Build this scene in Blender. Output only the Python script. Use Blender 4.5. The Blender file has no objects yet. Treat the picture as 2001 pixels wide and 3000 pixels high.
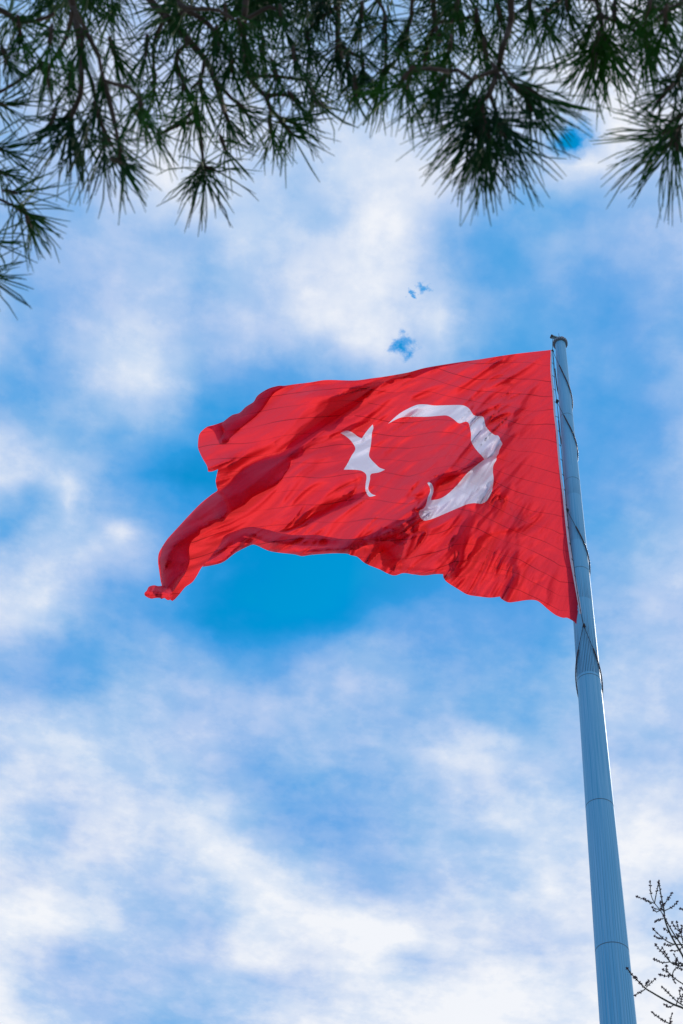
import bpy, math, random
import numpy as np
from mathutils import Vector, Matrix, noise as mnoise
from mathutils.geometry import delaunay_2d_cdt

SC = bpy.context.scene
COL = SC.collection
rad = math.radians

# ------------------------------------------------------------------ camera
CAM = np.array([0.0, 0.0, 1.6])
FPX = 3000 * 50 / 36
PITCH, ROLL = rad(52.5), rad(7.415)
FW = np.array([0, math.cos(PITCH), math.sin(PITCH)])
_R0 = np.array([1.0, 0, 0]); _U0 = np.array([0, -math.sin(PITCH), math.cos(PITCH)])
RT = math.cos(ROLL) * _R0 + math.sin(ROLL) * _U0
UP = -math.sin(ROLL) * _R0 + math.cos(ROLL) * _U0
cd = bpy.data.cameras.new('camera'); cam = bpy.data.objects.new('camera', cd); COL.objects.link(cam)
cam.matrix_world = Matrix(((RT[0], UP[0], -FW[0], CAM[0]), (RT[1], UP[1], -FW[1], CAM[1]),
                           (RT[2], UP[2], -FW[2], CAM[2]), (0, 0, 0, 1)))
cd.sensor_fit = 'VERTICAL'; cd.sensor_height = 36; cd.lens = 50
cd.clip_start = 0.05; cd.clip_end = 5000
cd.dof.use_dof = True; cd.dof.focus_distance = 82; cd.dof.aperture_fstop = 11
SC.camera = cam

def rays(px, py):
    px = np.asarray(px, float); py = np.asarray(py, float)
    d = FW + RT * ((px - 1000.5) / FPX)[..., None] - UP * ((py - 1500) / FPX)[..., None]
    return d / np.linalg.norm(d, axis=-1, keepdims=True)
def at(px, py, dist):
    return Vector(CAM + rays(px, py) * dist)

# ------------------------------------------------------------------ sun and sky
SUN_AZ, SUN_EL = rad(34), rad(46)          # azimuth from +Y towards +X
SUN_DIR = Vector((math.sin(SUN_AZ) * math.cos(SUN_EL), math.cos(SUN_AZ) * math.cos(SUN_EL), math.sin(SUN_EL)))
sl = bpy.data.lights.new('sun', 'SUN'); so = bpy.data.objects.new('sun', sl); COL.objects.link(so)
sl.energy = 4.0; sl.angle = rad(1.5); sl.color = (1.0, 0.95, 0.88)
so.location = SUN_DIR * 200
so.rotation_euler = (-SUN_DIR).to_track_quat('-Z', 'Y').to_euler()
SC.view_settings.view_transform = 'Standard'; SC.view_settings.look = 'None'
SC.view_settings.exposure = 0; SC.view_settings.gamma = 1; SC.view_settings.use_curve_mapping = False

W = bpy.data.worlds.new('World'); W.use_nodes = True
def build_world():
    # cloud cover (0 clear .. 100 white) read on a coarse grid, then laid on a flat cloud deck overhead
    G = np.array([
     [60,65,70,70,70,72,75,72,70,68,65,65,65,68,70,70,70,75,80,80,80],
     [70,72,75,75,74,72,72,72,72,68,65,65,65,68,70,72,75,80,85,82,80],
     [62,68,75,75,72,72,72,72,72,70,68,68,68,70,72,78,82,86,88,84,80],
     [60,68,75,78,78,76,75,74,72,71,70,70,70,74,75,80,84,84,90,86,80],
     [60,66,73,76,78,84,82,80,78,76,75,78,78,80,80,76,62,80,92,86,82],
     [60,60,62,70,74,88,82,76,74,66,76,86,88,84,74,62,72,90,82,64,64],
     [56,56,49,62,72,87,74,72,70,62,72,88,86,70,56,52,48,40,52,60,62],
     [50,52,58,62,62,62,58,76,72,74,82,92,80,48,40,45,52,55,55,56,60],
     [60,48,60,68,68,66,54,66,72,82,90,94,76,58,40,40,48,44,42,50,55],
     [68,46,58,70,72,70,57,72,72,90,97,84,76,80,46,40,44,42,36,48,52],
     [64,44,68,76,76,70,58,64,62,64,80,88,72,80,42,38,40,38,36,45,52],
     [52,44,48,80,89,78,48,40,35,40,50,60,60,50,40,36,38,44,40,44,55],
     [46,48,52,60,72,50,32,28,28,30,35,38,40,38,36,34,34,38,36,40,52],
     [84,62,58,48,40,34,26,16,12,12,18,22,24,28,30,30,32,38,36,40,55],
     [86,66,73,58,32,26,14,8,8,8,12,14,18,22,26,30,32,36,38,46,58],
     [46,44,74,42,56,32,28,10,6,4,4,6,12,18,24,28,32,40,45,55,62],
     [64,70,72,66,60,45,35,10,4,0,0,2,6,12,18,26,32,42,50,60,66],
     [75,86,80,50,45,34,20,8,0,-4,-2,4,12,24,30,30,34,46,55,65,70],
     [84,86,58,44,40,36,18,8,2,0,8,33,42,45,38,33,38,50,58,70,68],
     [56,46,38,45,52,54,36,24,33,48,52,54,50,42,38,40,45,55,60,64,66],
     [55,48,40,48,58,62,60,58,42,58,62,62,58,52,48,50,58,66,72,68,68],
     [75,72,68,66,66,68,66,62,68,66,62,56,55,60,52,44,58,62,76,70,70],
     [72,78,80,76,66,70,66,58,56,58,58,60,66,80,90,68,66,60,64,62,66],
     [80,80,82,74,76,72,66,52,46,46,46,55,58,72,78,68,70,62,78,78,74],
     [82,64,62,82,88,80,85,70,45,45,48,54,58,64,74,82,82,72,90,92,82],
     [84,67,72,84,76,75,91,93,72,57,48,56,60,66,66,70,82,80,90,94,90],
     [80,87,84,74,62,70,66,92,87,72,67,55,62,68,74,74,88,84,92,90,70],
     [95,95,89,82,66,64,57,76,91,95,97,96,84,78,78,76,80,82,80,72,74],
     [85,74,60,66,66,68,76,90,84,82,92,95,64,70,80,78,70,82,90,88,86],
     [93,63,66,68,66,61,61,66,68,70,80,85,88,92,99,99,94,88,94,90,90],
     [97,84,74,63,59,57,62,70,80,92,93,90,96,99,101,97,80,90,94,96,97]], float)
    blobs = [(370,1558,50,36,30),(345,1590,40,24,10),(1385,2190,45,35,8),(435,2462,26,20,-24),(405,2440,24,22,10),(1200,2735,110,22,26),(1350,2748,90,22,14),(1120,2800,40,30,6),
             (1688,405,55,36,-60),(1640,425,36,26,-30),(190,2772,26,22,-34),(150,2765,20,20,14),(5,1560,26,34,-20),(200,1440,40,30,12),(1280,930,45,32,8),
             (900,2600,40,25,8),(780,2820,40,16,14),(840,2795,30,20,10),(300,1270,60,30,-10),(560,800,24,60,-8),(750,1400,60,60,-6),(540,1380,60,60,-8)]
    def cover(px, py):
        gx = np.clip(px / 100.05, 0, 19.999); gy = np.clip(py / 100, 0, 29.999)
        i = gx.astype(int); j = gy.astype(int); u = gx - i; v = gy - j
        u = u * u * (3 - 2 * u) * .5 + u * .5; v = v * v * (3 - 2 * v) * .5 + v * .5
        c = (G[j, i] * (1 - u) + G[j, i + 1] * u) * (1 - v) + (G[j + 1, i] * (1 - u) + G[j + 1, i + 1] * u) * v
        for bx, by, rx, ry, a in blobs:
            c = c + a * np.exp(-((px - bx) / rx) ** 2 - ((py - by) / ry) ** 2)
        return c
    NT = W.node_tree; N = NT.nodes; L = NT.links; N.clear()
    # cover rows first (the tree is still empty, so it builds fast); rows at even steps of elevation
    x0, x1, nx, NR = -.34, .27, 32, 56
    els = [math.radians(73.5 - 43.5 * k / (NR - 1)) for k in range(NR)]; ramps = []
    for ev in els:
        yv = 1 / math.tan(ev); xs = np.linspace(x0, x1, nx) * (yv + .55)
        d = np.stack([xs, np.full(nx, yv), np.ones(nx)], -1)
        w = d @ FW; px = 1000.5 + FPX * (d @ RT) / w; py = 1500 - FPX * (d @ UP) / w
        c = np.clip((cover(np.clip(px, -60, 2060), np.clip(py, -60, 3060)) + 20) / 140, 0, 1)
        r = N.new('ShaderNodeValToRGB'); e = r.color_ramp.elements
        for q in range(1, nx - 1): e.new(q / (nx - 1))
        for q in range(nx): e[q].color = (c[q], c[q], c[q], 1)
        ramps.append(r)
    out = N.new('ShaderNodeOutputWorld'); bg = N.new('ShaderNodeBackground'); L.new(bg.outputs[0], out.inputs[0])
    bg.inputs['Strength'].default_value = 0.1
    sky = N.new('ShaderNodeTexSky'); sky.sky_type = 'NISHITA'; sky.sun_disc = False
    sky.sun_elevation = SUN_EL; sky.sun_rotation = SUN_AZ; sky.ozone_density = 2.0; sky.air_density = 1.0; sky.dust_density = 0.3
    def math_(op, a, b=None, clamp=False):
        n = N.new('ShaderNodeMath'); n.operation = op; n.use_clamp = clamp
        for k, x in enumerate((a, b)):
            if x is None: continue
            if isinstance(x, (int, float)): n.inputs[k].default_value = x
            else: L.new(x, n.inputs[k])
        return n.outputs[0]
    tc = N.new('ShaderNodeTexCoord'); sep = N.new('ShaderNodeSeparateXYZ'); L.new(tc.outputs['Generated'], sep.inputs[0])
    z = math_('MAXIMUM', sep.outputs[2], 0.08)
    X = math_('DIVIDE', sep.outputs[0], z); Y = math_('DIVIDE', sep.outputs[1], z)
    cmb = N.new('ShaderNodeCombineXYZ'); L.new(X, cmb.inputs[0]); L.new(Y, cmb.inputs[1])
    # gentle warp so cloud borders are ragged
    nz = N.new('ShaderNodeTexNoise'); nz.inputs['Scale'].default_value = 15; nz.inputs['Detail'].default_value = 5
    nz.inputs['Roughness'].default_value = .6; L.new(cmb.outputs[0], nz.inputs['Vector'])
    s2 = N.new('ShaderNodeSeparateColor'); L.new(nz.outputs['Color'], s2.inputs[0])
    WARP = .034
    Xw = math_('ADD', X, math_('MULTIPLY', math_('SUBTRACT', s2.outputs[0], .5), WARP))
    Yw = math_('ADD', Y, math_('MULTIPLY', math_('SUBTRACT', s2.outputs[1], .5), WARP))
    Yp = math_('MAXIMUM', Yw, .05)
    xi = math_('DIVIDE', math_('SUBTRACT', math_('DIVIDE', Xw, math_('ADD', Yp, .55)), x0), x1 - x0)
    el = math_('ARCTAN2', 1.0, Yp)
    li = math_('MULTIPLY', math_('SUBTRACT', els[0], el), (NR - 1) / (els[0] - els[-1]))
    li = math_('MINIMUM', math_('MAXIMUM', li, 0.0), NR - 1.0)
    acc = None
    for k, r in enumerate(ramps):
        L.new(xi, r.inputs[0])
        wt = math_('SUBTRACT', 1.0, math_('ABSOLUTE', math_('SUBTRACT', li, float(k))), clamp=True)
        t = math_('MULTIPLY', r.outputs[0], wt)
        acc = t if acc is None else math_('ADD', acc, t)
    # small scale structure, stronger in the mid range
    n2 = N.new('ShaderNodeTexNoise'); n2.inputs['Scale'].default_value = 16; n2.inputs['Detail'].default_value = 8
    n2.inputs['Roughness'].default_value = .54; n2.inputs['Distortion'].default_value = .2; L.new(cmb.outputs[0], n2.inputs['Vector'])
    n3 = N.new('ShaderNodeTexNoise'); n3.inputs['Scale'].default_value = 42; n3.inputs['Detail'].default_value = 6
    n3.inputs['Roughness'].default_value = .5; L.new(cmb.outputs[0], n3.inputs['Vector'])
    cv = math_('ADD', acc, math_('MULTIPLY', math_('SUBTRACT', n2.outputs[0], .5), .20))
    cv = math_('ADD', cv, math_('MULTIPLY', math_('SUBTRACT', n3.outputs[0], .5), .09))
    n6 = N.new('ShaderNodeTexNoise'); n6.inputs['Scale'].default_value = 26; n6.inputs['Detail'].default_value = 9; n6.inputs['Roughness'].default_value = .62
    L.new(cmb.outputs[0], n6.inputs['Vector'])
    m6 = N.new('ShaderNodeMapRange'); m6.interpolation_type = 'SMOOTHSTEP'; m6.inputs[1].default_value = .40; m6.inputs[2].default_value = .62; m6.inputs[3].default_value = -.02; m6.inputs[4].default_value = .02; L.new(n6.outputs[0], m6.inputs[0])
    lump = N.new('ShaderNodeMapRange'); lump.inputs[1].default_value = .30; lump.inputs[2].default_value = .52; L.new(acc, lump.inputs[0])
    cv = math_('ADD', cv, math_('MULTIPLY', m6.outputs[0], lump.outputs[0]))
    cv = math_('ADD', math_('MULTIPLY', math_('SUBTRACT', cv, .60), 1.14), .60)
    n4 = N.new('ShaderNodeTexNoise'); n4.inputs['Scale'].default_value = 75; n4.inputs['Detail'].default_value = 6; n4.inputs['Roughness'].default_value = .6; L.new(cmb.outputs[0], n4.inputs['Vector'])
    w4 = N.new('ShaderNodeVectorMath'); w4.operation = 'MULTIPLY_ADD'; L.new(n4.outputs['Color'], w4.inputs[0]); w4.inputs[1].default_value = (.034, .034, 0); L.new(cmb.outputs[0], w4.inputs[2])
    for (bx, by, rr, amt, soft) in ((1183,1012,31,-.5,1.0),(1240,838,15,-.34,1.0),(1207,865,11,-.38,1.0),(1688,402,40,-.3,1.0)):
        d = rays(np.array(float(bx)), np.array(float(by))); d2 = rays(np.array(bx + 1.), np.array(float(by)))
        sc_ = np.hypot(*(d2[:2] / d2[2] - d[:2] / d[2]))
        vd = N.new('ShaderNodeVectorMath'); vd.operation = 'DISTANCE'; L.new(w4.outputs[0], vd.inputs[0]); vd.inputs[1].default_value = (d[0] / d[2] + .017, d[1] / d[2] + .017, 0)
        mp_ = N.new('ShaderNodeMapRange'); mp_.interpolation_type = 'SMOOTHSTEP'; L.new(vd.outputs['Value'], mp_.inputs[0])
        mp_.inputs[1].default_value = sc_ * rr * (1.25 + soft * .4); mp_.inputs[2].default_value = sc_ * rr * (1.05 - soft); mp_.inputs[3].default_value = 0; mp_.inputs[4].default_value = amt
        cv = math_('ADD', cv, mp_.outputs[0])
    cr = N.new('ShaderNodeValToRGB'); e = cr.color_ramp.elements
    def srgb(c): return tuple(((v / 255 + .055) / 1.055) ** 2.4 if v > 10 else v / 3294.6 for v in c)
    stops = [(0, (0, 140, 216)), (20, (45, 155, 225)), (38, (98, 170, 231)), (55, (142, 188, 235)), (70, (176, 205, 241)), (85, (214, 227, 246)), (100, (243, 246, 252))]
    while len(e) < len(stops): e.new(.5)
    for q, (p, _) in enumerate(stops): e[q].position = (p + 20) / 140
    for q, (_, c) in enumerate(stops): e[q].color = (*srgb(c), 1)
    L.new(cv, cr.inputs[0])
    cr2 = N.new('ShaderNodeValToRGB'); e = cr2.color_ramp.elements
    stops2 = [(0, (10, 140, 216)), (20, (62, 152, 226)), (38, (112, 166, 232)), (55, (154, 186, 237)), (70, (186, 203, 240)), (85, (216, 224, 244)), (100, (240, 243, 250))]
    while len(e) < len(stops2): e.new(.5)
    for q, (p, _) in enumerate(stops2): e[q].position = (p + 20) / 140
    for q, (_, c) in enumerate(stops2): e[q].color = (*srgb(c), 1)
    L.new(cv, cr2.inputs[0])
    n5 = N.new('ShaderNodeTexNoise'); n5.inputs['Scale'].default_value = 6.5; n5.inputs['Detail'].default_value = 3; L.new(cmb.outputs[0], n5.inputs['Vector'])
    m5 = N.new('ShaderNodeMapRange'); m5.inputs[1].default_value = .38; m5.inputs[2].default_value = .62; m5.inputs[4].default_value = .5; L.new(n5.outputs[0], m5.inputs[0])
    mc = N.new('ShaderNodeMix'); mc.data_type = 'RGBA'; L.new(m5.outputs[0], mc.inputs[0]); L.new(cr.outputs[0], mc.inputs[6]); L.new(cr2.outputs[0], mc.inputs[7])
    cloud = N.new('ShaderNodeVectorMath'); cloud.operation = 'SCALE'; cloud.inputs['Scale'].default_value = 10
    L.new(mc.outputs[2], cloud.inputs[0])
    hs = N.new('ShaderNodeHueSaturation'); hs.inputs['Saturation'].default_value = 1.75; hs.inputs['Hue'].default_value = .474; hs.inputs['Value'].default_value = 1.5
    L.new(sky.outputs[0], hs.inputs['Color'])
    mr = N.new('ShaderNodeMapRange'); mr.inputs[1].default_value = (-8 + 20) / 140; mr.inputs[2].default_value = (22 + 20) / 140
    L.new(cv, mr.inputs[0])
    mx = N.new('ShaderNodeMix'); mx.data_type = 'RGBA'
    L.new(mr.outputs[0], mx.inputs[0]); L.new(hs.outputs[0], mx.inputs[6]); L.new(cloud.outputs[0], mx.inputs[7])
    L.new(mx.outputs[2], bg.inputs[0])
build_world(); SC.world = W

# ------------------------------------------------------------------ helpers
def tag(o, label=None, cat=None, group=None, kind=None):
    for k, v in (('label', label), ('category', cat), ('group', group), ('kind', kind)):
        if v: o[k] = v
    return o
def empty(name, loc=(0, 0, 0)):
    o = bpy.data.objects.new(name, None); COL.objects.link(o); o.location = loc; return o
class MB:
    def __init__(s): s.v = []; s.f = []
    def tube(s, pts, rs, n=6, cap=True):
        pts = [Vector(p) for p in pts]; b = len(s.v); ref = None
        for i, p in enumerate(pts):
            t = (pts[min(i + 1, len(pts) - 1)] - pts[max(i - 1, 0)]).normalized()
            if ref is None: ref = t.orthogonal().normalized()
            ref = (ref - t * ref.dot(t)); ref = ref.normalized() if ref.length > 1e-6 else t.orthogonal().normalized()
            q = t.cross(ref)
            for k in range(n):
                a = 2 * math.pi * k / n; s.v.append(p + (ref * math.cos(a) + q * math.sin(a)) * rs[i])
        for i in range(len(pts) - 1):
            for k in range(n):
                s.f.append((b + i * n + k, b + i * n + (k + 1) % n, b + (i + 1) * n + (k + 1) % n, b + (i + 1) * n + k))
        if cap:
            s.f.append(tuple(b + k for k in range(n))[::-1]); e = b + (len(pts) - 1) * n
            s.f.append(tuple(e + k for k in range(n)))
    def blob(s, c, r, ax=None, stretch=1.0, n=6, m=4):
        c = Vector(c); ax = Vector(ax).normalized() if ax is not None else Vector((0, 0, 1))
        u = ax.orthogonal().normalized(); w = ax.cross(u); b = len(s.v)
        s.v.append(c - ax * r * stretch)
        for i in range(1, m):
            th = math.pi * i / m
            for k in range(n):
                a = 2 * math.pi * k / n
                s.v.append(c + (u * math.cos(a) + w * math.sin(a)) * r * math.sin(th) - ax * r * stretch * math.cos(th))
        s.v.append(c + ax * r * stretch); e = len(s.v) - 1
        for k in range(n):
            s.f.append((b, b + 1 + (k + 1) % n, b + 1 + k))
            s.f.append((e, e - n + k, e - n + (k + 1) % n))
        for i in range(m - 2):
            for k in range(n):
                s.f.append((b + 1 + i * n + k, b + 1 + i * n + (k + 1) % n, b + 1 + (i + 1) * n + (k + 1) % n, b + 1 + (i + 1) * n + k))
    def box(s, c, ax, ay, az):
        c, ax, ay, az = (Vector(q) for q in (c, ax, ay, az)); b = len(s.v)
        for i in (-1, 1):
            for j in (-1, 1):
                for k in (-1, 1): s.v.append(c + ax * i + ay * j + az * k)
        for q in ((0, 1, 3, 2), (4, 6, 7, 5), (0, 4, 5, 1), (2, 3, 7, 6), (0, 2, 6, 4), (1, 5, 7, 3)): s.f.append(tuple(b + i for i in q))
    def build(s, name, mat, parent=None, smooth=True):
        me = bpy.data.meshes.new(name); org = parent.matrix_world.translation if parent is None else root_loc(parent)
        me.from_pydata([Vector(p) - org for p in s.v], [], s.f); me.update()
        if smooth: me.polygons.foreach_set('use_smooth', [True] * len(me.polygons))
        me.materials.append(mat)
        o = bpy.data.objects.new(name, me); COL.objects.link(o); o.parent = parent; return o
def root_loc(p):
    l = Vector((0, 0, 0))
    while p is not None: l += p.location; p = p.parent
    return l
def build_top(mb, name, mat, smooth=True):
    me = bpy.data.meshes.new(name); me.from_pydata([Vector(p) for p in mb.v], [], mb.f); me.update()
    if smooth: me.polygons.foreach_set('use_smooth', [True] * len(me.polygons))
    me.materials.append(mat); o = bpy.data.objects.new(name, me); COL.objects.link(o); return o

def mat_new(name):
    m = bpy.data.materials.new(name); m.use_nodes = True; t = m.node_tree; t.nodes.clear()
    o = t.nodes.new('ShaderNodeOutputMaterial'); return m, t.nodes, t.links, o
def simple(name, col, rough=.6, metal=0.0, var=.25, scale=8.0, spec=.5):
    m, N, L, o = mat_new(name); p = N.new('ShaderNodeBsdfPrincipled'); L.new(p.outputs[0], o.inputs[0])
    tc = N.new('ShaderNodeTexCoord'); nz = N.new('ShaderNodeTexNoise'); nz.inputs['Scale'].default_value = scale; nz.inputs['Detail'].default_value = 5
    L.new(tc.outputs['Object'], nz.inputs['Vector'])
    r = N.new('ShaderNodeValToRGB'); r.color_ramp.elements[0].position = .3; r.color_ramp.elements[1].position = .7
    r.color_ramp.elements[0].color = (*[c * (1 - var) for c in col], 1); r.color_ramp.elements[1].color = (*[min(1, c * (1 + var)) for c in col], 1)
    L.new(nz.outputs[0], r.inputs[0]); L.new(r.outputs[0], p.inputs['Base Color'])
    p.inputs['Roughness'].default_value = rough; p.inputs['Metallic'].default_value = metal
    p.inputs['Specular IOR Level'].default_value = spec
    return m
def mnode(N, L, op, a, b=None, clamp=False):
    n = N.new('ShaderNodeMath'); n.operation = op; n.use_clamp = clamp
    for k, x in enumerate((a, b)):
        if x is None: continue
        if isinstance(x, (int, float)): n.inputs[k].default_value = x
        else: L.new(x, n.inputs[k])
    return n.outputs[0]

# ------------------------------------------------------------------ ground
gm = simple('paving', (.22, .21, .19), .85, 0, .2, .8)
g = MB(); S = 1500
for i in range(-1, 2, 2):
    for j in range(-1, 2, 2): g.v.append(Vector((i * S, j * S, 0)))
g.f.append((0, 2, 3, 1)); tag(build_top(g, 'ground', gm, False), kind='structure')

# ------------------------------------------------------------------ flagpole
POLE_AZ = rad(15.35); PD = 50.0
PB = np.array([PD * math.sin(POLE_AZ), PD * math.cos(POLE_AZ)])
def pole_r(z): return .5 * max(.55, .694 + (84.545 + 1.6 - z) * .01413)
ZTOP = 86.35
def zat(py, near=True):
    # height of the pole's camera-side face at image row py
    x = 1641 + .0850 * (py - 1008); d = rays(x, py); h = math.hypot(d[0], d[1])
    z = CAM[2] + d[2] / h * PD
    return CAM[2] + d[2] / h * (PD - (pole_r(z) if near else 0))
def pole_mat():
    m, N, L, o = mat_new('pole_paint'); p = N.new('ShaderNodeBsdfPrincipled'); L.new(p.outputs[0], o.inputs[0])
    tc = N.new('ShaderNodeTexCoord'); sp = N.new('ShaderNodeSeparateXYZ'); L.new(tc.outputs['Object'], sp.inputs[0])
    ang = mnode(N, L, 'ARCTAN2', sp.outputs[0], sp.outputs[1])
    # vertical drips: noise stretched along the height
    cb = N.new('ShaderNodeCombineXYZ'); L.new(mnode(N, L, 'MULTIPLY', ang, 9.0), cb.inputs[0]); L.new(mnode(N, L, 'MULTIPLY', sp.outputs[2], .10), cb.inputs[1])
    nz = N.new('ShaderNodeTexNoise'); nz.inputs['Scale'].default_value = 1.6; nz.inputs['Detail'].default_value = 6; nz.inputs['Roughness'].default_value = .65
    L.new(cb.outputs[0], nz.inputs['Vector'])
    r = N.new('ShaderNodeValToRGB'); r.color_ramp.elements[0].position = .32; r.color_ramp.elements[1].position = .68
    r.color_ramp.elements[0].color = (.055, .32, .57, 1); r.color_ramp.elements[1].color = (.20, .47, .72, 1)
    L.new(nz.outputs[0], r.inputs[0])
    # flute lines between the rolled plates
    fl = mnode(N, L, 'ABSOLUTE', mnode(N, L, 'SUBTRACT', mnode(N, L, 'FRACT', mnode(N, L, 'MULTIPLY', ang, 36 / (2 * math.pi))), .5))
    line = mnode(N, L, 'LESS_THAN', fl, .075)
    ln2 = N.new('ShaderNodeTexNoise'); ln2.inputs['Scale'].default_value = .5; ln2.inputs['Detail'].default_value = 3
    cb2 = N.new('ShaderNodeCombineXYZ'); L.new(mnode(N, L, 'MULTIPLY', ang, 7.0), cb2.inputs[0]); L.new(mnode(N, L, 'MULTIPLY', sp.outputs[2], .5), cb2.inputs[1]); L.new(cb2.outputs[0], ln2.inputs['Vector'])
    low = N.new('ShaderNodeMapRange'); L.new(sp.outputs[2], low.inputs[0]); low.inputs[1].default_value = 46; low.inputs[2].default_value = 41
    line = mnode(N, L, 'MULTIPLY', line, mnode(N, L, 'MULTIPLY', mnode(N, L, 'MULTIPLY', low.outputs[0], .42), mnode(N, L, 'ADD', ln2.outputs[0], .2)))
    # soot drips above three joints
    soot = None
    for (zb, hgt, amt) in ((zat(1968), 6.0, .9), (zat(1750), 2.6, .75), (zat(1445), 3.0, .5), (zat(1580), 3.5, .35)):
        a = mnode(N, L, 'SUBTRACT', sp.outputs[2], zb + .05)
        up = mnode(N, L, 'GREATER_THAN', a, 0.0)
        cbs = N.new('ShaderNodeCombineXYZ'); L.new(mnode(N, L, 'MULTIPLY', ang, 3.1), cbs.inputs[0]); cbs.inputs[1].default_value = zb
        n1 = N.new('ShaderNodeTexNoise'); n1.inputs['Scale'].default_value = 4; n1.inputs['Detail'].default_value = 3; L.new(cbs.outputs[0], n1.inputs['Vector'])
        lim = mnode(N, L, 'MULTIPLY', mnode(N, L, 'SUBTRACT', n1.outputs[0], .15), hgt * 1.9)
        k = mnode(N, L, 'MULTIPLY', mnode(N, L, 'MULTIPLY', mnode(N, L, 'SUBTRACT', lim, a), .5, True), up)
        st = mnode(N, L, 'ABSOLUTE', mnode(N, L, 'SUBTRACT', mnode(N, L, 'FRACT', mnode(N, L, 'ADD', mnode(N, L, 'MULTIPLY', ang, 44 / (2 * math.pi)), mnode(N, L, 'MULTIPLY', n1.outputs[0], .4))), .5))
        k = mnode(N, L, 'MULTIPLY', mnode(N, L, 'MULTIPLY', k, mnode(N, L, 'LESS_THAN', st, .21)), amt, True)
        soot = k if soot is None else mnode(N, L, 'MAXIMUM', soot, k)
    dark = mnode(N, L, 'MAXIMUM', soot, line)
    mx = N.new('ShaderNodeMix'); mx.data_type = 'RGBA'; L.new(dark, mx.inputs[0]); L.new(r.outputs[0], mx.inputs[6]); mx.inputs[7].default_value = (.018, .06, .14, 1)
    L.new(mx.outputs[2], p.inputs['Base Color']); p.inputs['Roughness'].default_value = .6; p.inputs['Specular IOR Level'].default_value = .25
    return m
PM = pole_mat(); STEEL = simple('galvanised_steel', (.16, .19, .22), .5, .3); DARK = simple('dark_steel', (.03, .035, .045), .5, .2)
JOINT = simple('joint_grime', (.05, .11, .17), .7); ROPEM = simple('dark_rope', (.02, .025, .04), .8)
pole = empty('flagpole', (PB[0], PB[1], 0))
tag(pole, 'tall blue steel flagpole with dark drip streaks and a ring flange on top', 'flagpole')
joints = [zat(1210), zat(1397), zat(1659), zat(1973), zat(2339), zat(2759)]
levels = [ZTOP] + joints + [22.0, 11.0, 0.0]
AX = lambda z: Vector((PB[0], PB[1], z))
for zt, zb in zip(levels[:-1], levels[1:]):
    s = MB(); zs = np.linspace(zb, zt - .03 if zt != ZTOP else zt, 9)
    s.tube([AX(z) for z in zs], [pole_r(z) for z in zs], 64, cap=False); s.build('pole_section', PM, pole)
for z in joints + [22.0, 11.0]:
    s = MB(); s.tube([AX(z - .034), AX(z + .004)], [pole_r(z) + .004] * 2, 64, cap=False); s.build('joint_band', JOINT, pole)
s = MB(); s.tube([AX(0), AX(.5)], [1.5, 1.4], 40); s.build('base_plinth', STEEL, pole)
# head: flange ring with bolts, pulley arm, rod, lamp
FL = simple('flange_paint', (.05, .10, .15), .45)
s = MB(); r0 = pole_r(ZTOP)
s.tube([AX(ZTOP - .30), AX(ZTOP - .29), AX(ZTOP - .02), AX(ZTOP)], [r0 + .005, r0 + .12, r0 + .12, r0 + .09], 40); fl = s.build('head_flange', FL, pole)
for k in range(20):
    a = 2 * math.pi * k / 20; s = MB(); c = AX(ZTOP - .16) + Vector((math.cos(a), math.sin(a), 0)) * (r0 + .12)
    s.box(c, Vector((math.cos(a), math.sin(a), 0)) * .035, Vector((-math.sin(a), math.cos(a), 0)) * .045, Vector((0, 0, .12)))
    s.build('flange_bolt', STEEL, fl, False)
LEFT = Vector((-math.cos(POLE_AZ), math.sin(POLE_AZ), 0)); AWAY = Vector((math.sin(POLE_AZ), math.cos(POLE_AZ), 0))
# pulley arm reaches left from the head
a0 = AX(ZTOP + .4) - LEFT * .05; tipr = rays(1616, 986); tip = None
th = PD - .25
tip = Vector(CAM + tipr * ((th) / math.hypot(tipr[0], tipr[1])))
ad = (tip - a0); up = Vector((0, 0, 1)); ay = ad.cross(up).normalized()
az = ay.cross(ad).normalized()
s = MB(); s.box((a0 + tip) / 2, ad / 2, ay * .11, az * .05); s.box((a0 + tip) / 2 - az * .12, ad / 2 * .98, ay * .03, az * .07)
arm = s.build('pulley_arm', simple('arm_paint', (.10, .22, .27), .4), pole, False)
s = MB(); s.tube([tip - ay * .12, tip + ay * .12], [.085, .085], 14); s.build('pulley_wheel', DARK, arm)
s = MB(); c = AX(ZTOP) + LEFT * .04 - AWAY * .1; s.tube([c, c + Vector((0, 0, 1.05))], [.018, .012], 6); s.build('lightning_rod', DARK, pole)
s = MB(); c = AX(ZTOP) - LEFT * .17 - AWAY * .26; s.tube([c, c + Vector((0, 0, .06))], [.05, .05], 10); lb = s.build('lamp_mount', DARK, pole)
s = MB(); s.blob(c + Vector((0, 0, .15)), .085, n=12, m=8, stretch=1.2); s.build('warning_lamp', simple('red_lens', (.35, .02, .03), .25), pole)

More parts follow.
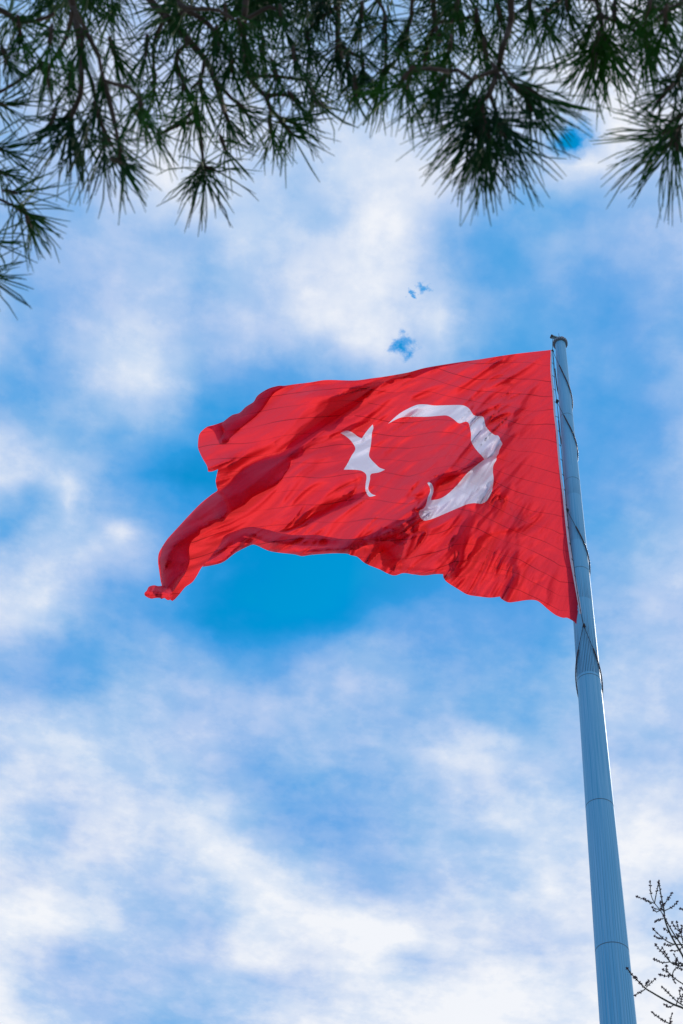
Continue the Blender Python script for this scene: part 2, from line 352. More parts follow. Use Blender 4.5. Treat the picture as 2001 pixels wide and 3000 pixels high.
# ------------------------------------------------------------------ flag
FA = rad(16)
FDIR = np.array(LEFT) * math.cos(FA) + np.array(AWAY) * math.sin(FA)
FN = np.array(LEFT) * math.sin(FA) - np.array(AWAY) * math.cos(FA)       # towards the camera
P0 = np.array([PB[0], PB[1], 0.0])
def flag_pt(px, py, d):
    r = rays(px, py); t = (((P0 - CAM) @ FN) + d) / (r @ FN)
    return CAM + r * t[..., None]
def pl(pts): return np.array(pts, float)
def densify(pts, step, closed=True):
    # Catmull-Rom along the traced outline
    P = pl(pts); n = len(P); out = []
    for i in range(n if closed else n - 1):
        if closed: a, b, c, d = P[(i - 1) % n], P[i], P[(i + 1) % n], P[(i + 2) % n]
        else: a, b, c, d = P[max(i - 1, 0)], P[i], P[i + 1], P[min(i + 2, n - 1)]
        ln = np.linalg.norm(c - b); k = max(1, int(round(ln / step)))
        # limit overshoot at sharp corners
        m1 = (c - a) * .5; m2 = (d - b) * .5
        for m_ in (m1, m2):
            q = np.linalg.norm(m_)
            if q > ln: m_ *= ln / q
        def corner(u, v):
            u = u / (np.linalg.norm(u) + 1e-9); v = v / (np.linalg.norm(v) + 1e-9); return u @ v < .35
        if corner(b - a, c - b): m1 = (c - b)
        if corner(c - b, d - c): m2 = (c - b)
        for j in range(k):
            t = j / k; h = t * t * t
            out.append((2 * h - 3 * t * t + 1) * b + (h - 2 * t * t + t) * m1 + (-2 * h + 3 * t * t) * c + (h - t * t) * m2)
    if not closed: out.append(P[-1])
    return np.array(out)
def inside(P, px, py):
    r = np.zeros(px.shape, bool); n = len(P)
    for i in range(n):
        x0, y0 = P[i]; x1, y1 = P[(i + 1) % n]
        if y0 == y1: continue
        c = ((y0 > py) != (y1 > py)) & (px < (x1 - x0) * (py - y0) / (y1 - y0) + x0); r ^= c
    return r
def seg(P, px, py, H=None):
    """distance to polyline, side (+ right hand of travel on screen), interpolated H"""
    best = np.full(px.shape, 1e9); side = np.zeros(px.shape); hh = np.zeros(px.shape)
    for i in range(len(P) - 1):
        ax, ay = P[i, :2]; bx, by = P[i + 1, :2]; dx, dy = bx - ax, by - ay; l2 = dx * dx + dy * dy
        t = np.clip(((px - ax) * dx + (py - ay) * dy) / l2, 0, 1)
        qx, qy = ax + t * dx, ay + t * dy; d = np.hypot(px - qx, py - qy)
        m = d < best; best = np.where(m, d, best)
        side = np.where(m, np.sign(dx * (py - ay) - dy * (px - ax)), side)
        if H is not None: hh = np.where(m, H[i] + (H[i + 1] - H[i]) * t, hh)
    return best, side, hh
def ridge(px, py, pts, w_neg, w_pos):
    """fold line: height per point (3rd value), width on the left (neg) / right (pos) hand of travel"""
    P = pl(pts); d, s, h = seg(P, px, py, P[:, 2]); w = np.where(s > 0, w_pos, w_neg)
    return h * np.exp(-(d / w) ** 2)
def vnoise(x, y, z=0.0):
    return np.array([mnoise.noise(Vector((a, b, z))) for a, b in zip(x.ravel(), y.ravel())]).reshape(x.shape)
def facets(x, y):
    return np.array([mnoise.voronoi(Vector((a, b, 0.0)))[0][0] for a, b in zip(x, y)])
def polar(px, py):
    dx, dy = px - 2150, py - 650; return np.arctan2(dy, dx), np.hypot(dx, dy)
def wrinkles(px, py, amp=1.0):
    ph, r = polar(px, py); lr = 1.6 * np.log(r / 100)
    rot = 1.6 * ph + .045 * vnoise(px / 200, py / 200, 7.1)
    k = np.clip((r - 250) / 650, .25, 1.2)
    a = vnoise(rot * 9, lr * 2.2, 1.3); b = vnoise(rot * 19, lr * 3.5, 4.7); c = vnoise(rot * 42, lr * 6, 9.2)
    m = np.clip(.45 + 1.1 * vnoise(px / 130, py / 130, 3.3), 0.05, 1.2)
    q = vnoise(px / 90, py / 70, 12.1)
    e = vnoise(rot * 24 + 3, lr * 5, 15.7); f = vnoise(px / 26 + py / 60, py / 26 - px / 60, 21.3)
    crease = -np.exp(-(np.abs(e) / .07) ** 2) * np.clip(m - .2, 0, 1)
    g1 = facets(rot * 10 + .35 * b, lr * 3.2 + .25 * vnoise(px / 70, py / 70, 31.)) - .35; g2 = facets(rot * 24 + .4 * a, lr * 7 + .3 * c) - .35
    return amp * k * (.75 * g1 + .62 * g2 * (.3 + m) + .46 * a + .55 * (0.35 - np.abs(b)) + .42 * (.3 - np.abs(c)) * (.25 + m) + .50 * crease) + amp * (.08 * q + .05 * f * m)
PITCH_PX = 4.2
def sheet(outline, depth, loops=(), pitch=PITCH_PX, seed=1):
    O = densify(outline, pitch); rng = np.random.RandomState(seed)
    x0, y0 = O.min(0); x1, y1 = O.max(0)
    gx, gy = np.meshgrid(np.arange(x0, x1, pitch), np.arange(y0, y1, pitch * .866)); gx = gx.copy(); gx[1::2] += pitch / 2
    gx = gx.ravel() + rng.uniform(-.3, .3, gx.size); gy = gy.ravel() + rng.uniform(-.3, .3, gy.size)
    k = inside(O, gx, gy); gx, gy = gx[k], gy[k]
    LP = [densify(l, pitch * .8) for l in loops]
    allb = np.vstack([O] + LP); keep = np.ones(gx.shape, bool)
    # drop grid points that crowd an outline
    cell = {}
    for x, y in allb: cell.setdefault((int(x // pitch), int(y // pitch)), []).append((x, y))
    for q in range(len(gx)):
        i, j = int(gx[q] // pitch), int(gy[q] // pitch)
        for a in (-1, 0, 1):
            for b in (-1, 0, 1):
                for (x, y) in cell.get((i + a, j + b), ()):
                    if (x - gx[q]) ** 2 + (y - gy[q]) ** 2 < (.55 * pitch) ** 2: keep[q] = False
    gx, gy = gx[keep], gy[keep]
    V = [Vector(p) for p in allb] + [Vector((a, b)) for a, b in zip(gx, gy)]
    edges = []; b = len(O)
    for l in LP: edges += [(b + i, b + (i + 1) % len(l)) for i in range(len(l))]; b += len(l)
    face = list(range(len(O)))
    ov, oe, of, *_ = delaunay_2d_cdt(V, edges, [face], 1, 1e-4)
    P = np.array([(v.x, v.y) for v in ov]); Fc = np.array([f for f in of if len(f) == 3])
    cx = P[Fc].mean(1); Fc = Fc[inside(O, cx[:, 0], cx[:, 1])]; cx = P[Fc].mean(1)
    cls = np.zeros(len(Fc), int)
    for q, l in enumerate(LP): cls[inside(l, cx[:, 0], cx[:, 1])] = q + 1
    D = depth(P[:, 0], P[:, 1]); X = flag_pt(P[:, 0], P[:, 1], D)
    return P, X, Fc, cls

# traced outlines -----------------------------------------------------------
HOIST = [(1614,1025),(1613.5,1087),(1619,1149),(1623,1211),(1629,1259),(1635,1333),(1642,1399),(1648.6,1450),(1659,1549),(1669,1629),(1681,1696),(1694.5,1771),(1702.5,1826)]
BOTTOM = [(1690,1829),(1683,1822),(1662,1810),(1649,1810),(1628,1802),(1605,1785),(1587,1769),(1570.5,1759),(1545,1758),(1511,1763),(1488,1764.5),(1467,1753),(1465,1748),(1437,1751),(1406,1748),(1370,1742),
          (1345,1728),(1309,1705),(1299,1692),(1298,1682),(1276,1682),(1243,1686),(1212,1683),(1182,1679),(1156,1686),(1133,1679),(1112,1668),(1071,1651),(1046,1631),(1023,1624)]
M_OUT = HOIST + BOTTOM + [(1012,1600),(1000,1594),(960,1589),(900,1585),(860,1583),(790,1572),(740,1562),(705,1566),(668,1588),(640,1618),(612,1648),
          (592.6,1660),(576,1688),(563,1706),(543,1720),(527.5,1739),(512,1756),(504.6,1761),(494,1752),(490,1735),(489,1700),(500,1650),(530,1590),(575,1540),(640,1475),(690,1415),(750,1375),(840,1330),
          (925,1285),(1000,1222),(1060,1175),(1130,1118),(1190,1100),(1250,1082),(1330,1067),(1404,1053),(1500,1038)]
CRES = [(1137,1241.5),(1150,1229),(1170,1212),(1192,1199),(1222,1186),(1248,1185),(1274,1188),(1312,1187),(1354,1187),(1371,1194),(1380,1205),(1388,1216),(1400,1219),(1413,1219.5),(1418,1226),(1420,1238),(1424,1250),
        (1437,1266),(1451,1275),(1459,1276),(1464,1283),(1466,1290),(1472,1300),(1467,1310),(1462,1321),(1461,1328),(1455,1337),(1454,1348),(1446,1362),(1444,1380),(1446,1402),(1444,1425),(1439,1445),(1427,1466),(1411,1475.5),(1390,1474),(1370,1477),
        (1345,1487),(1310,1502),(1275,1517),(1250,1525),(1240,1524),(1231,1515),(1227,1503),(1230,1495),(1240,1490),(1247,1482),(1250,1473),(1254,1456),(1260,1440),(1259,1428),(1252,1415),(1257,1412),(1265,1418),(1270,1430),(1269,1444),(1264,1457),(1263,1465.5),
        (1285,1462),(1302,1454),(1320,1440),(1340,1420),(1368,1387),(1395,1364),(1419,1346),(1412,1336),(1398,1321),(1387,1306),(1380,1290),(1380,1270),(1376,1250),(1372,1238),(1362,1235.5),(1345,1240),(1330,1229),(1318,1221),(1306,1217),(1282,1218.5),(1250,1221),(1215,1221),(1180,1222),(1160,1229)]
STAR = [(997,1268.5),(1010,1263),(1020,1262),(1034,1268),(1050,1280),(1060,1284),(1070,1269),(1082,1254),(1092,1243.5),(1094,1254),(1090,1267),(1088,1290),(1085,1312),(1081,1330),(1082,1338),(1090,1349),(1102,1361),(1112,1370),(1128,1376),(1110,1384),(1087,1389),
        (1084,1405),(1079,1430),(1083,1441),(1091,1448),(1101,1451.5),(1092,1454),(1082,1455),(1076,1448),(1071,1437),(1071,1420),(1074,1400),(1072,1389),(1064,1382),(1055,1378),(1032,1376),(1007,1376),(1018,1358),(1030,1335),(1041,1316),(1034,1299),(1022,1285),(1010,1276)]
U_TOP = [(1404,1053),(1330,1063.5),(1244,1078),(1196,1091),(1125,1103.5),(1091,1108),(1040,1114.5),(970,1113),(945,1114),(910,1120),(860,1126),(832,1131),(817,1130.5),(790,1138),(766,1150),(752,1163),(743,1178),(720,1192),(702,1210),(680,1216),(655,1235),(625,1247),(606,1251),
         (590,1264),(583,1275),(580,1300),(581,1315),(592,1340),(605,1362),(608,1370),(610,1382),(622,1381),(639,1375),(635,1392),(632,1410),(635,1428),(637,1437),(620,1449),(589,1474),(558,1505),(527.5,1538),(500,1568),(489,1581),(474,1604),(465,1622),(463,1645),(466,1670),(471,1703),(476,1725)]
U_LOW = [(476,1742),(490,1752),(505,1734),(512,1727),(525,1706),(533,1693),(541,1683),(553,1655),(556,1637),(554,1609),(563,1584),(584,1566),(589,1553),(612,1543),(632,1531),(653,1527.5),(661,1520),(665,1512),(683,1497),(716,1479),(742,1456),(800,1427),(820,1412),(840,1386),(852,1368),(857,1352),(880,1344),
         (895,1330),(905,1312),(930,1288),(957,1268),(985,1267),(1012,1247),(1022,1230),(1045,1212),(1070,1192),(1092,1160),(1125,1132.5),(1160,1127),(1196,1114),(1250,1090),(1290,1076),(1340,1066)]
U_OUT = U_TOP + U_LOW
ROLL_UP = pl([(1190,1118),(1130,1134),(1085,1160),(1055,1185),(1020,1200),(985,1222),(950,1247),(915,1270),(880,1293),(850,1312),(815,1330),(780,1338),(745,1352),(710,1370),(690,1390),(672,1410),(655,1425),(640,1438),(612,1458),(580,1485),(545,1520),(505,1566),(478,1602),(468,1640),(472,1690),(476,1725)])
ROLL_LOW = pl(U_LOW[::-1][4:])
C_OUT = [(860,1126),(832,1130),(817,1130),(790,1137),(766,1150),(752,1162),(743,1177),(720,1192),(702,1209),(680,1216),(655,1235),(649,1241),(652,1250),(660,1266),(657,1280),(650,1290),(656,1303),(665,1304),(674,1299),(681,1284),(706,1261),(734,1238),(757,1215),(778,1187),(800,1155),(825,1139)]
C2_OUT = [(655,1235),(630,1244),(606,1250),(622,1259),(631,1272),(637,1287),(645,1297),(656,1304),(672,1299),(676,1285),(668,1275),(655,1266),(650,1250)]
B_UP = [(642,1599),(655,1573),(670,1563),(706,1550),(732,1544),(757,1546),(788,1553),(821,1562),(857,1567),(893,1568),(926,1567),(969,1574),(1013,1580),(1043,1577),(1094,1562),(1125,1544)]
B_LOW = [(1120,1568),(1080,1584),(1052,1592),(1030,1604),(1023,1624),(1015,1622),(977,1621),(916,1625),(885,1629),(862,1624),(793,1615),(750,1597),(737,1596),(691,1619),(655,1646),(623,1656),(593,1661),(610,1640),(628,1616)]
B_OUT = B_UP + B_LOW

def base(px, py):
    b = 1.1 + 1.1 * np.exp(-((px - 1250) / 170) ** 2) * np.exp(-((py - 1560) / 200) ** 2)
    b = b + .9 * np.exp(-((px - 900) / 220) ** 2 - ((py - 1450) / 160) ** 2) - 1.2 * np.exp(-((px - 1080) / 160) ** 2 - ((py - 1240) / 120) ** 2)
    b = b + .5 * np.sin((px * .6 + py * 1.0 - 900) / 95.) * np.clip((1650 - px) / 400, 0, 1)
    return b
def dM(px, py):
    pin = np.clip((1640 - px) / 160, 0.12, 1)
    tl = np.exp(-((px - 780) / 260) ** 2)
    d = base(px, py) * np.clip((1700 - px) / 300, .45, 1) + wrinkles(px, py) * pin - tl * .9 * np.tanh((py - 1440) / 140)
    d += .75 * np.exp(-((px - 1360) / 210) ** 2) * (np.tanh((py - 1190) / 120) + 1 - 1.25 * (np.tanh((py - 1640) / 90) + 1))
    d += 1.0 * ridge(px, py, [(1495,1270,.1),(1462,1312,.6),(1440,1335,.9),(1405,1354,1.1),(1360,1374,1.2),(1325,1384,.9),(1290,1392,.2)], 9, 60)
    d += 1.0 * ridge(px, py, [(1340,1362,.1),(1300,1392,.6),(1272,1415,.9),(1262,1445,1.0),(1243,1478,1.1),(1222,1502,1.2),(1212,1530,1.2),(1208,1565,1.0),(1195,1600,.6),(1180,1640,.2)], 10, 80)
    d += 1.0 * ridge(px, py, [(1380,1490,0),(1368,1530,.4),(1356,1572,.8),(1345,1615,1.0),(1340,1645,1.1),(1330,1668,1.2),(1318,1680,1.0)], 11, 75)
    d += 1.0 * ridge(px, py, [(1512,1590,.1),(1505,1625,.5),(1500,1655,.9),(1502,1690,1.0),(1490,1718,1.2),(1470,1752,1.1)], 10, 80)
    d += 1.0 * ridge(px, py, [(1625,1620,.1),(1612,1680,.5),(1598,1715,.6),(1590,1760,.6)], 22, 60)
    d -= 1.1 * ridge(px, py, [(1090,1438,.2),(1040,1450,.5),(980,1475,.7),(920,1507,.7),(870,1540,.6),(820,1562,.3)], 20, 12)
    d += 1.0 * ridge(px, py, [(1600,1036,.1),(1560,1062,.3),(1520,1088,.4),(1450,1126,.4),(1380,1152,.2)], 7, 12)
    d += 1.0 * ridge(px, py, [(1592,1102,.1),(1545,1152,.4),(1505,1215,.5),(1472,1285,.45),(1450,1330,.2)], 10, 14)
    d += 1.0 * ridge(px, py, [(1545,1528,.15),(1520,1545,.5),(1470,1552,.5),(1420,1566,.4),(1370,1590,.15)], 9, 45)
    d += 1.0 * ridge(px, py, [(1240,1105,.1),(1180,1140,.6),(1120,1180,.8),(1060,1225,.7),(1000,1262,.4)], 20, 40)
    d += 1.0 * ridge(px, py, [(1205,1532,.2),(1160,1540,.5),(1110,1562,.6),(1060,1590,.5),(1030,1606,.2)], 10, 22)
    d -= 1.1 * ridge(px, py, [(1110,1604,.2),(1140,1622,.5),(1172,1652,.4)], 14, 26)
    d += 1.0 * ridge(px, py, [(1310,1672,.2),(1270,1678,.4),(1200,1672,.4),(1160,1668,.3)], 10, 8)
    d += 1.0 * ridge(px, py, [(1340,1185,.1),(1395,1215,.4),(1425,1255,.5),(1460,1290,.4)], 25, 25)
    d += 1.0 * ridge(px, py, [(1050,1385,.2),(1070,1400,.5),(1068,1440,.5),(1040,1470,.2)], 35, 8)
    return d
def dU(px, py):
    b = base(px, py) + .25
    dl, sl_, _ = seg(ROLL_LOW, px, py); du, su, _ = seg(ROLL_UP, px, py)
    w = dl + du + 1e-6; t = np.clip(dl / w, 0, 1)
    inr = (su < 0) if True else None                                   # lower side of the roll's upper line
    wpx = np.clip(w, 6, 110)
    bul = .019 * wpx * .62 * np.sqrt(np.clip(1 - (2 * t - 1.0) ** 2, 0, 1))
    upper = -.55 * np.exp(-(du / 26) ** 2) + .5 * np.exp(-((du - 70) / 50) ** 2)
    d = b + np.where(inr, bul - .30 * (t > .5) * (2 * t - 1) ** 4, upper + .25)
    d += wrinkles(px, py, .7)
    d += ridge(px, py, [(632,1444,.5),(652,1460,1.0),(664,1485,1.1),(668,1512,.9)], 8, 60)
    d += ridge(px, py, [(655,1512,.5),(620,1536,.4),(570,1560,.35),(525,1585,.5),(500,1608,.6),(492,1640,.5)], 9, 22)
    d += ridge(px, py, [(700,1352,.1),(670,1362,.4),(645,1366,.5),(625,1372,.5)], 8, 22)
    d += ridge(px, py, [(800,1300,.1),(740,1325,.3),(680,1350,.3)], 10, 18)
    d += ridge(px, py, [(1000,1150,.1),(940,1160,.3),(870,1168,.2)], 14, 24)
    return d
def band(out_a, out_b, R):
    A = pl(out_a); B = pl(out_b)
    def f(px, py):
        da, _, _ = seg(A, px, py); db, _, _ = seg(B, px, py); w = da + db + 1e-6; t = da / w
        return R * np.clip(w / 40, .2, 1.5) * np.sqrt(np.clip(1 - (2 * t - 1) ** 2, 0, 1))
    return f
_c = band(C_OUT[:11] , C_OUT[16:], .55)
def dC(px, py): return dU(px, py) * 0 + base(px, py) + .55 + _c(px, py) + wrinkles(px, py, .4)
def dC2(px, py): return base(px, py) + .5 + .35 * np.exp(-((px - 640) / 22) ** 2) + wrinkles(px, py, .3)
_b = band(B_UP, B_LOW[1:-2], .6)
def dB(px, py):
    d = base(px, py) + .55 + _b(px, py) + wrinkles(px, py, .9)
    d += ridge(px, py, [(650,1600,.3),(680,1572,.5),(720,1558,.5),(770,1572,.4),(810,1590,.4),(860,1592,.3)], 8, 16)
    d -= ridge(px, py, [(780,1600,.2),(860,1594,.5),(940,1592,.5),(1010,1600,.3)], 12, 10)
    d += ridge(px, py, [(1060,1590,.3),(1010,1604,.4),(950,1610,.4),(910,1620,.2)], 8, 10)
    return d
SX = [450, 800, 1000, 1200, 1270, 1330, 1400, 1520, 1640]
SO = [(-.05, [10, -10, -30, -22, -14, -6, 0, 0, 0]), (.12, [0, -40, -60, -50, -38, -20, -5, 0, 0]), (.40, [0, -60, -80, -66, -75, -75, -55, -22, 0]),
      (.65, [0, -85, -100, -88, -112, -130, -105, -50, 0]), (.9, [0, -60, -70, -60, -80, -105, -100, -65, 0]), (1.1, [0, -60, -70, -60, -70, -100, -90, -60, 0])]
def seam(px, py):
    v = py.copy()
    for _ in range(4):
        u = (v - 1027) / 806.; o = np.zeros_like(px); us = [a for a, _ in SO]
        rows = np.stack([np.interp(px, SX, r) for _, r in SO]); uu = np.clip(u, us[0], us[-1] - 1e-4)
        i = np.clip(np.searchsorted(us, uu, side='right') - 1, 0, len(us) - 2); t = (uu - np.array(us)[i]) / (np.array(us)[i + 1] - np.array(us)[i])
        k = np.arange(len(px)); o = rows[i, k] * (1 - t) + rows[i + 1, k] * t; v = py - o
    ph, r = polar(px, py)
    return v + 12 * vnoise(px / 110, py / 110, 5.5) + 9 * vnoise(ph * 14, np.log(r / 100) * 2, 2.5)

def cloth_mat(name, refl, trans, ft, rough=.55, sheen=.35):
    m, N, L, o = mat_new(name)
    uv = N.new('ShaderNodeUVMap'); uv.uv_map = 'seam'; uv2 = N.new('ShaderNodeUVMap'); uv2.uv_map = 'grain'
    sp = N.new('ShaderNodeSeparateXYZ'); L.new(uv.outputs[0], sp.inputs[0])
    fr = mnode(N, L, 'FRACT', mnode(N, L, 'MULTIPLY', sp.outputs[1], 22.0))
    line = mnode(N, L, 'LESS_THAN', mnode(N, L, 'ABSOLUTE', mnode(N, L, 'SUBTRACT', fr, .5)), .028)
    line = mnode(N, L, 'MULTIPLY', line, .6 if name == 'red_cloth' else .1)
    mpn = N.new('ShaderNodeMapping'); mpn.inputs['Scale'].default_value = (85, 11, 1); L.new(uv2.outputs[0], mpn.inputs[0])
    nz = N.new('ShaderNodeTexNoise'); nz.inputs['Scale'].default_value = 1; nz.inputs['Detail'].default_value = 5; nz.inputs['Roughness'].default_value = .6; nz.inputs['Distortion'].default_value = .6
    L.new(mpn.outputs[0], nz.inputs['Vector'])
    line = mnode(N, L, 'MULTIPLY', line, sp.outputs[0])
    bp = N.new('ShaderNodeBump'); bp.inputs['Strength'].default_value = 1.0; bp.inputs['Distance'].default_value = .10; L.new(nz.outputs[0], bp.inputs['Height'])
    def tint(c, dk):
        x = N.new('ShaderNodeMix'); x.data_type = 'RGBA'; L.new(line, x.inputs[0]); x.inputs[6].default_value = (*c, 1); x.inputs[7].default_value = (*dk, 1); return x.outputs[2]
    df = N.new('ShaderNodeBsdfDiffuse'); L.new(tint(refl, [c * .25 for c in refl]), df.inputs[0]); L.new(bp.outputs[0], df.inputs['Normal'])
    tr = N.new('ShaderNodeBsdfTranslucent'); L.new(tint(trans, [c * .25 for c in trans]), tr.inputs[0]); L.new(bp.outputs[0], tr.inputs['Normal'])
    mx = N.new('ShaderNodeMixShader'); mx.inputs[0].default_value = ft; L.new(df.outputs[0], mx.inputs[1]); L.new(tr.outputs[0], mx.inputs[2])
    gl = N.new('ShaderNodeBsdfGlossy'); gl.inputs['Roughness'].default_value = rough; gl.inputs[0].default_value = (.9, .85, .95, 1); L.new(bp.outputs[0], gl.inputs['Normal'])
    fr_ = N.new('ShaderNodeFresnel'); fr_.inputs[0].default_value = 1.42; L.new(bp.outputs[0], fr_.inputs['Normal'])
    m2 = N.new('ShaderNodeMixShader'); L.new(mnode(N, L, 'MULTIPLY', fr_.outputs[0], sheen), m2.inputs[0]); L.new(mx.outputs[0], m2.inputs[1]); L.new(gl.outputs[0], m2.inputs[2])
    L.new(m2.outputs[0], o.inputs[0]); return m
RED = cloth_mat('red_cloth', (.66, .018, .076), (.73, .034, .037), .53, .42, .14)
WHITE = cloth_mat('white_cloth', (.76, .74, .86), (.60, .58, .70), .5, .45, .3)

flag = empty('flag', tuple(flag_pt(np.array(1614.), np.array(1025.), np.array(.9))))
tag(flag, 'huge red flag with white crescent and star streaming from the tall pole', 'flag')
def flag_mesh(name, parts, mat):
    """parts: (P, X, faces, normals) -> one mesh"""
    vs, fs, uv1, uv2, nr = [], [], [], [], []; b = 0; org = np.array(flag.location)
    for P, X, Fc, Nn in parts:
        used = np.unique(Fc); mp = np.full(len(P), -1); mp[used] = np.arange(len(used))
        vs.append(X[used] - org); fs.append(mp[Fc] + b); nr.append(Nn[used]); b += len(used)
        p = P[used]; ph, r = polar(p[:, 0], p[:, 1])
        dl, _, _ = seg(ROLL_LOW, p[:, 0], p[:, 1]); du, su, _ = seg(ROLL_UP, p[:, 0], p[:, 1])
        roll = (su < 0) & (p[:, 0] < 1100) & inside(np.array(U_OUT, float), p[:, 0], p[:, 1])
        sw = np.clip(.62 + .9 * vnoise(p[:, 0] / 120, p[:, 1] / 45, 6.6), .1, 1) * np.where(roll, .12, 1)
        uv1.append(np.stack([sw, seam(p[:, 0], p[:, 1]) / 1000], -1)); uv2.append(np.stack([ph, np.log(r / 100)], -1))
    vs, fs, uv1, uv2, nr = map(np.vstack, (vs, fs, uv1, uv2, nr))
    me = bpy.data.meshes.new(name); me.from_pydata(vs.tolist(), [], fs.tolist()); me.update()
    for nm, u in (('seam', uv1), ('grain', uv2)):
        l = me.uv_layers.new(name=nm); l.data.foreach_set('uv', u[fs.ravel()].astype(np.float32).ravel())
    me.polygons.foreach_set('use_smooth', [True] * len(me.polygons))
    me.normals_split_custom_set_from_vertices(nr.tolist())
    me.materials.append(mat); o = bpy.data.objects.new(name, me); COL.objects.link(o); o.parent = flag; return o
def vnormals(X, Fc):
    a, b, c = X[Fc[:, 0]], X[Fc[:, 1]], X[Fc[:, 2]]; n = np.cross(b - a, c - a); out = np.zeros_like(X)
    for k in range(3): np.add.at(out, Fc[:, k], n)
    return out / (np.linalg.norm(out, axis=1, keepdims=True) + 1e-12)
def mk(outline, depth, loops=(), seed=1):
    P, X, Fc, cls = sheet(outline, depth, loops, seed=seed)
    a, b, c = P[Fc[:, 0]], P[Fc[:, 1]], P[Fc[:, 2]]
    # face the camera
    cr = (b[:, 0] - a[:, 0]) * (c[:, 1] - a[:, 1]) - (b[:, 1] - a[:, 1]) * (c[:, 0] - a[:, 0])
    Fc[cr > 0] = Fc[cr > 0][:, ::-1]
    return P, X, Fc, cls, vnormals(X, Fc)
P, X, Fc, cls, Nn = mk(M_OUT, dM, (CRES, STAR), 1)
red = [(P, X, Fc[cls == 0], Nn)]
flag_mesh('crescent', [(P, X, Fc[cls == 1], Nn)], WHITE); flag_mesh('star', [(P, X, Fc[cls == 2], Nn)], WHITE)
for k, (o_, d_) in enumerate(((U_OUT, dU), (C_OUT, dC), (C2_OUT, dC2), (B_OUT, dB))):
    P, X, Fc, cls, Nn = mk(o_, d_, (), 2 + k); red.append((P, X, Fc, Nn))
# the cloth folded back inside the rolls (return layers)
def shrink(up, low, a):
    A = densify(up, 12, False); B = densify(low, 12, False)[::-1]; n = min(len(A), len(B))
    A = A[np.linspace(0, len(A) - 1, n).astype(int)]; B = B[np.linspace(0, len(B) - 1, n).astype(int)]; c = (A + B) / 2
    return [tuple(p) for p in c + (A - c) * a] + [tuple(p) for p in (c + (B - c) * a)[::-1]]
inner = shrink([tuple(p) for p in ROLL_UP[1:]], [tuple(p) for p in ROLL_LOW[2:]][::-1], .86)
P, X, Fc, cls, Nn = mk(inner, lambda x, y: base(x, y) + .30 + wrinkles(x, y, .3), (), 9); red.append((P, X, Fc, Nn))
inner = shrink([C_OUT[0]] + C_OUT[1:12], C_OUT[16:][::-1] [::-1][0:10], .84)
P, X, Fc, cls, Nn = mk(inner, lambda x, y: base(x, y) + .42 + wrinkles(x, y, .3), (), 12); red.append((P, X, Fc, Nn))
def half(up, low, a0, a1):
    A = densify(up, 12, False); B = densify(low, 12, False)[::-1]; n = 60
    A = A[np.linspace(1, len(A) - 2, n).astype(int)]; B = B[np.linspace(1, len(B) - 2, n).astype(int)]
    return [tuple(p) for p in A + (B - A) * a0] + [tuple(p) for p in (A + (B - A) * a1)[::-1]]
for q, ol in enumerate(([(618,1650),(655,1622),(690,1598),(735,1577),(775,1582),(752,1594),(737,1593),(691,1615),(655,1641),(628,1650)],
                        [(915,1621),(950,1611),(1000,1603),(1020,1606),(1019,1619),(977,1618)],
                        [(1128,1118),(1100,1128),(1060,1158),(1000,1183),(960,1215),(900,1258),(850,1298),(835,1318),(880,1300),(920,1276),(990,1228),(1060,1180),(1095,1158)])):  # strip above the roll: extra layer added to deepen the crease shadow
    P, X, Fc, cls, Nn = mk(ol, (lambda x, y: base(x, y) + .3 + wrinkles(x, y, .5)), (), 20 + q); red.append((P, X, Fc, Nn))
inner = half(B_UP, B_LOW[1:-2], .06, .55)
P, X, Fc, cls, Nn = mk(inner, lambda x, y: base(x, y) + .45 + wrinkles(x, y, .3), (), 13); red.append((P, X, Fc, Nn))
# gathered flap in the middle of the lower edge and the doubled cloth behind it
G_OUT = [(1008,1608),(1043,1588),(1090,1565),(1133,1541),(1174,1529),(1210,1526),(1207,1560),(1193,1592),(1168,1597),(1150,1589),(1125,1586),(1100,1593),(1065,1600),(1040,1612)]
def dG(px, py):
    d = base(px, py) + 1.0 + wrinkles(px, py, .9) + .5 * np.abs(vnoise(px / 22 + py / 40, py / 18 - px / 50, 8.0))
    d += ridge(px, py, [(1040,1600,.3),(1085,1578,.5),(1135,1560,.5),(1190,1548,.4)], 16, 8)
    return d
P, X, Fc, cls, Nn = mk(G_OUT, dG, (), 14); red.append((P, X, Fc, Nn))
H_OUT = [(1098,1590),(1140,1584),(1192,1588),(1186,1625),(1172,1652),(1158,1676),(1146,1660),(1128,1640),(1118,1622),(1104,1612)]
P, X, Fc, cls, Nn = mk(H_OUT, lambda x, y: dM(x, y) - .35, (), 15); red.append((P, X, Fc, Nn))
for q, ol in enumerate(([(1354,1568),(1370,1580),(1366,1625),(1356,1668),(1338,1692),(1320,1690),(1333,1665),(1345,1640),(1350,1605)],  # extra strips behind the sheet, added to darken the fold shadows
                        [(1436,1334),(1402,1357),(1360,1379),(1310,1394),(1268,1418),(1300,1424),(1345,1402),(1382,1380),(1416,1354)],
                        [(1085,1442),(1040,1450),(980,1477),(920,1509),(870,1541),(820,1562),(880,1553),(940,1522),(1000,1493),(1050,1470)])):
    P, X, Fc, cls, Nn = mk(ol, lambda x, y: dM(x, y) - .35, (), 40 + q); red.append((P, X, Fc, Nn))
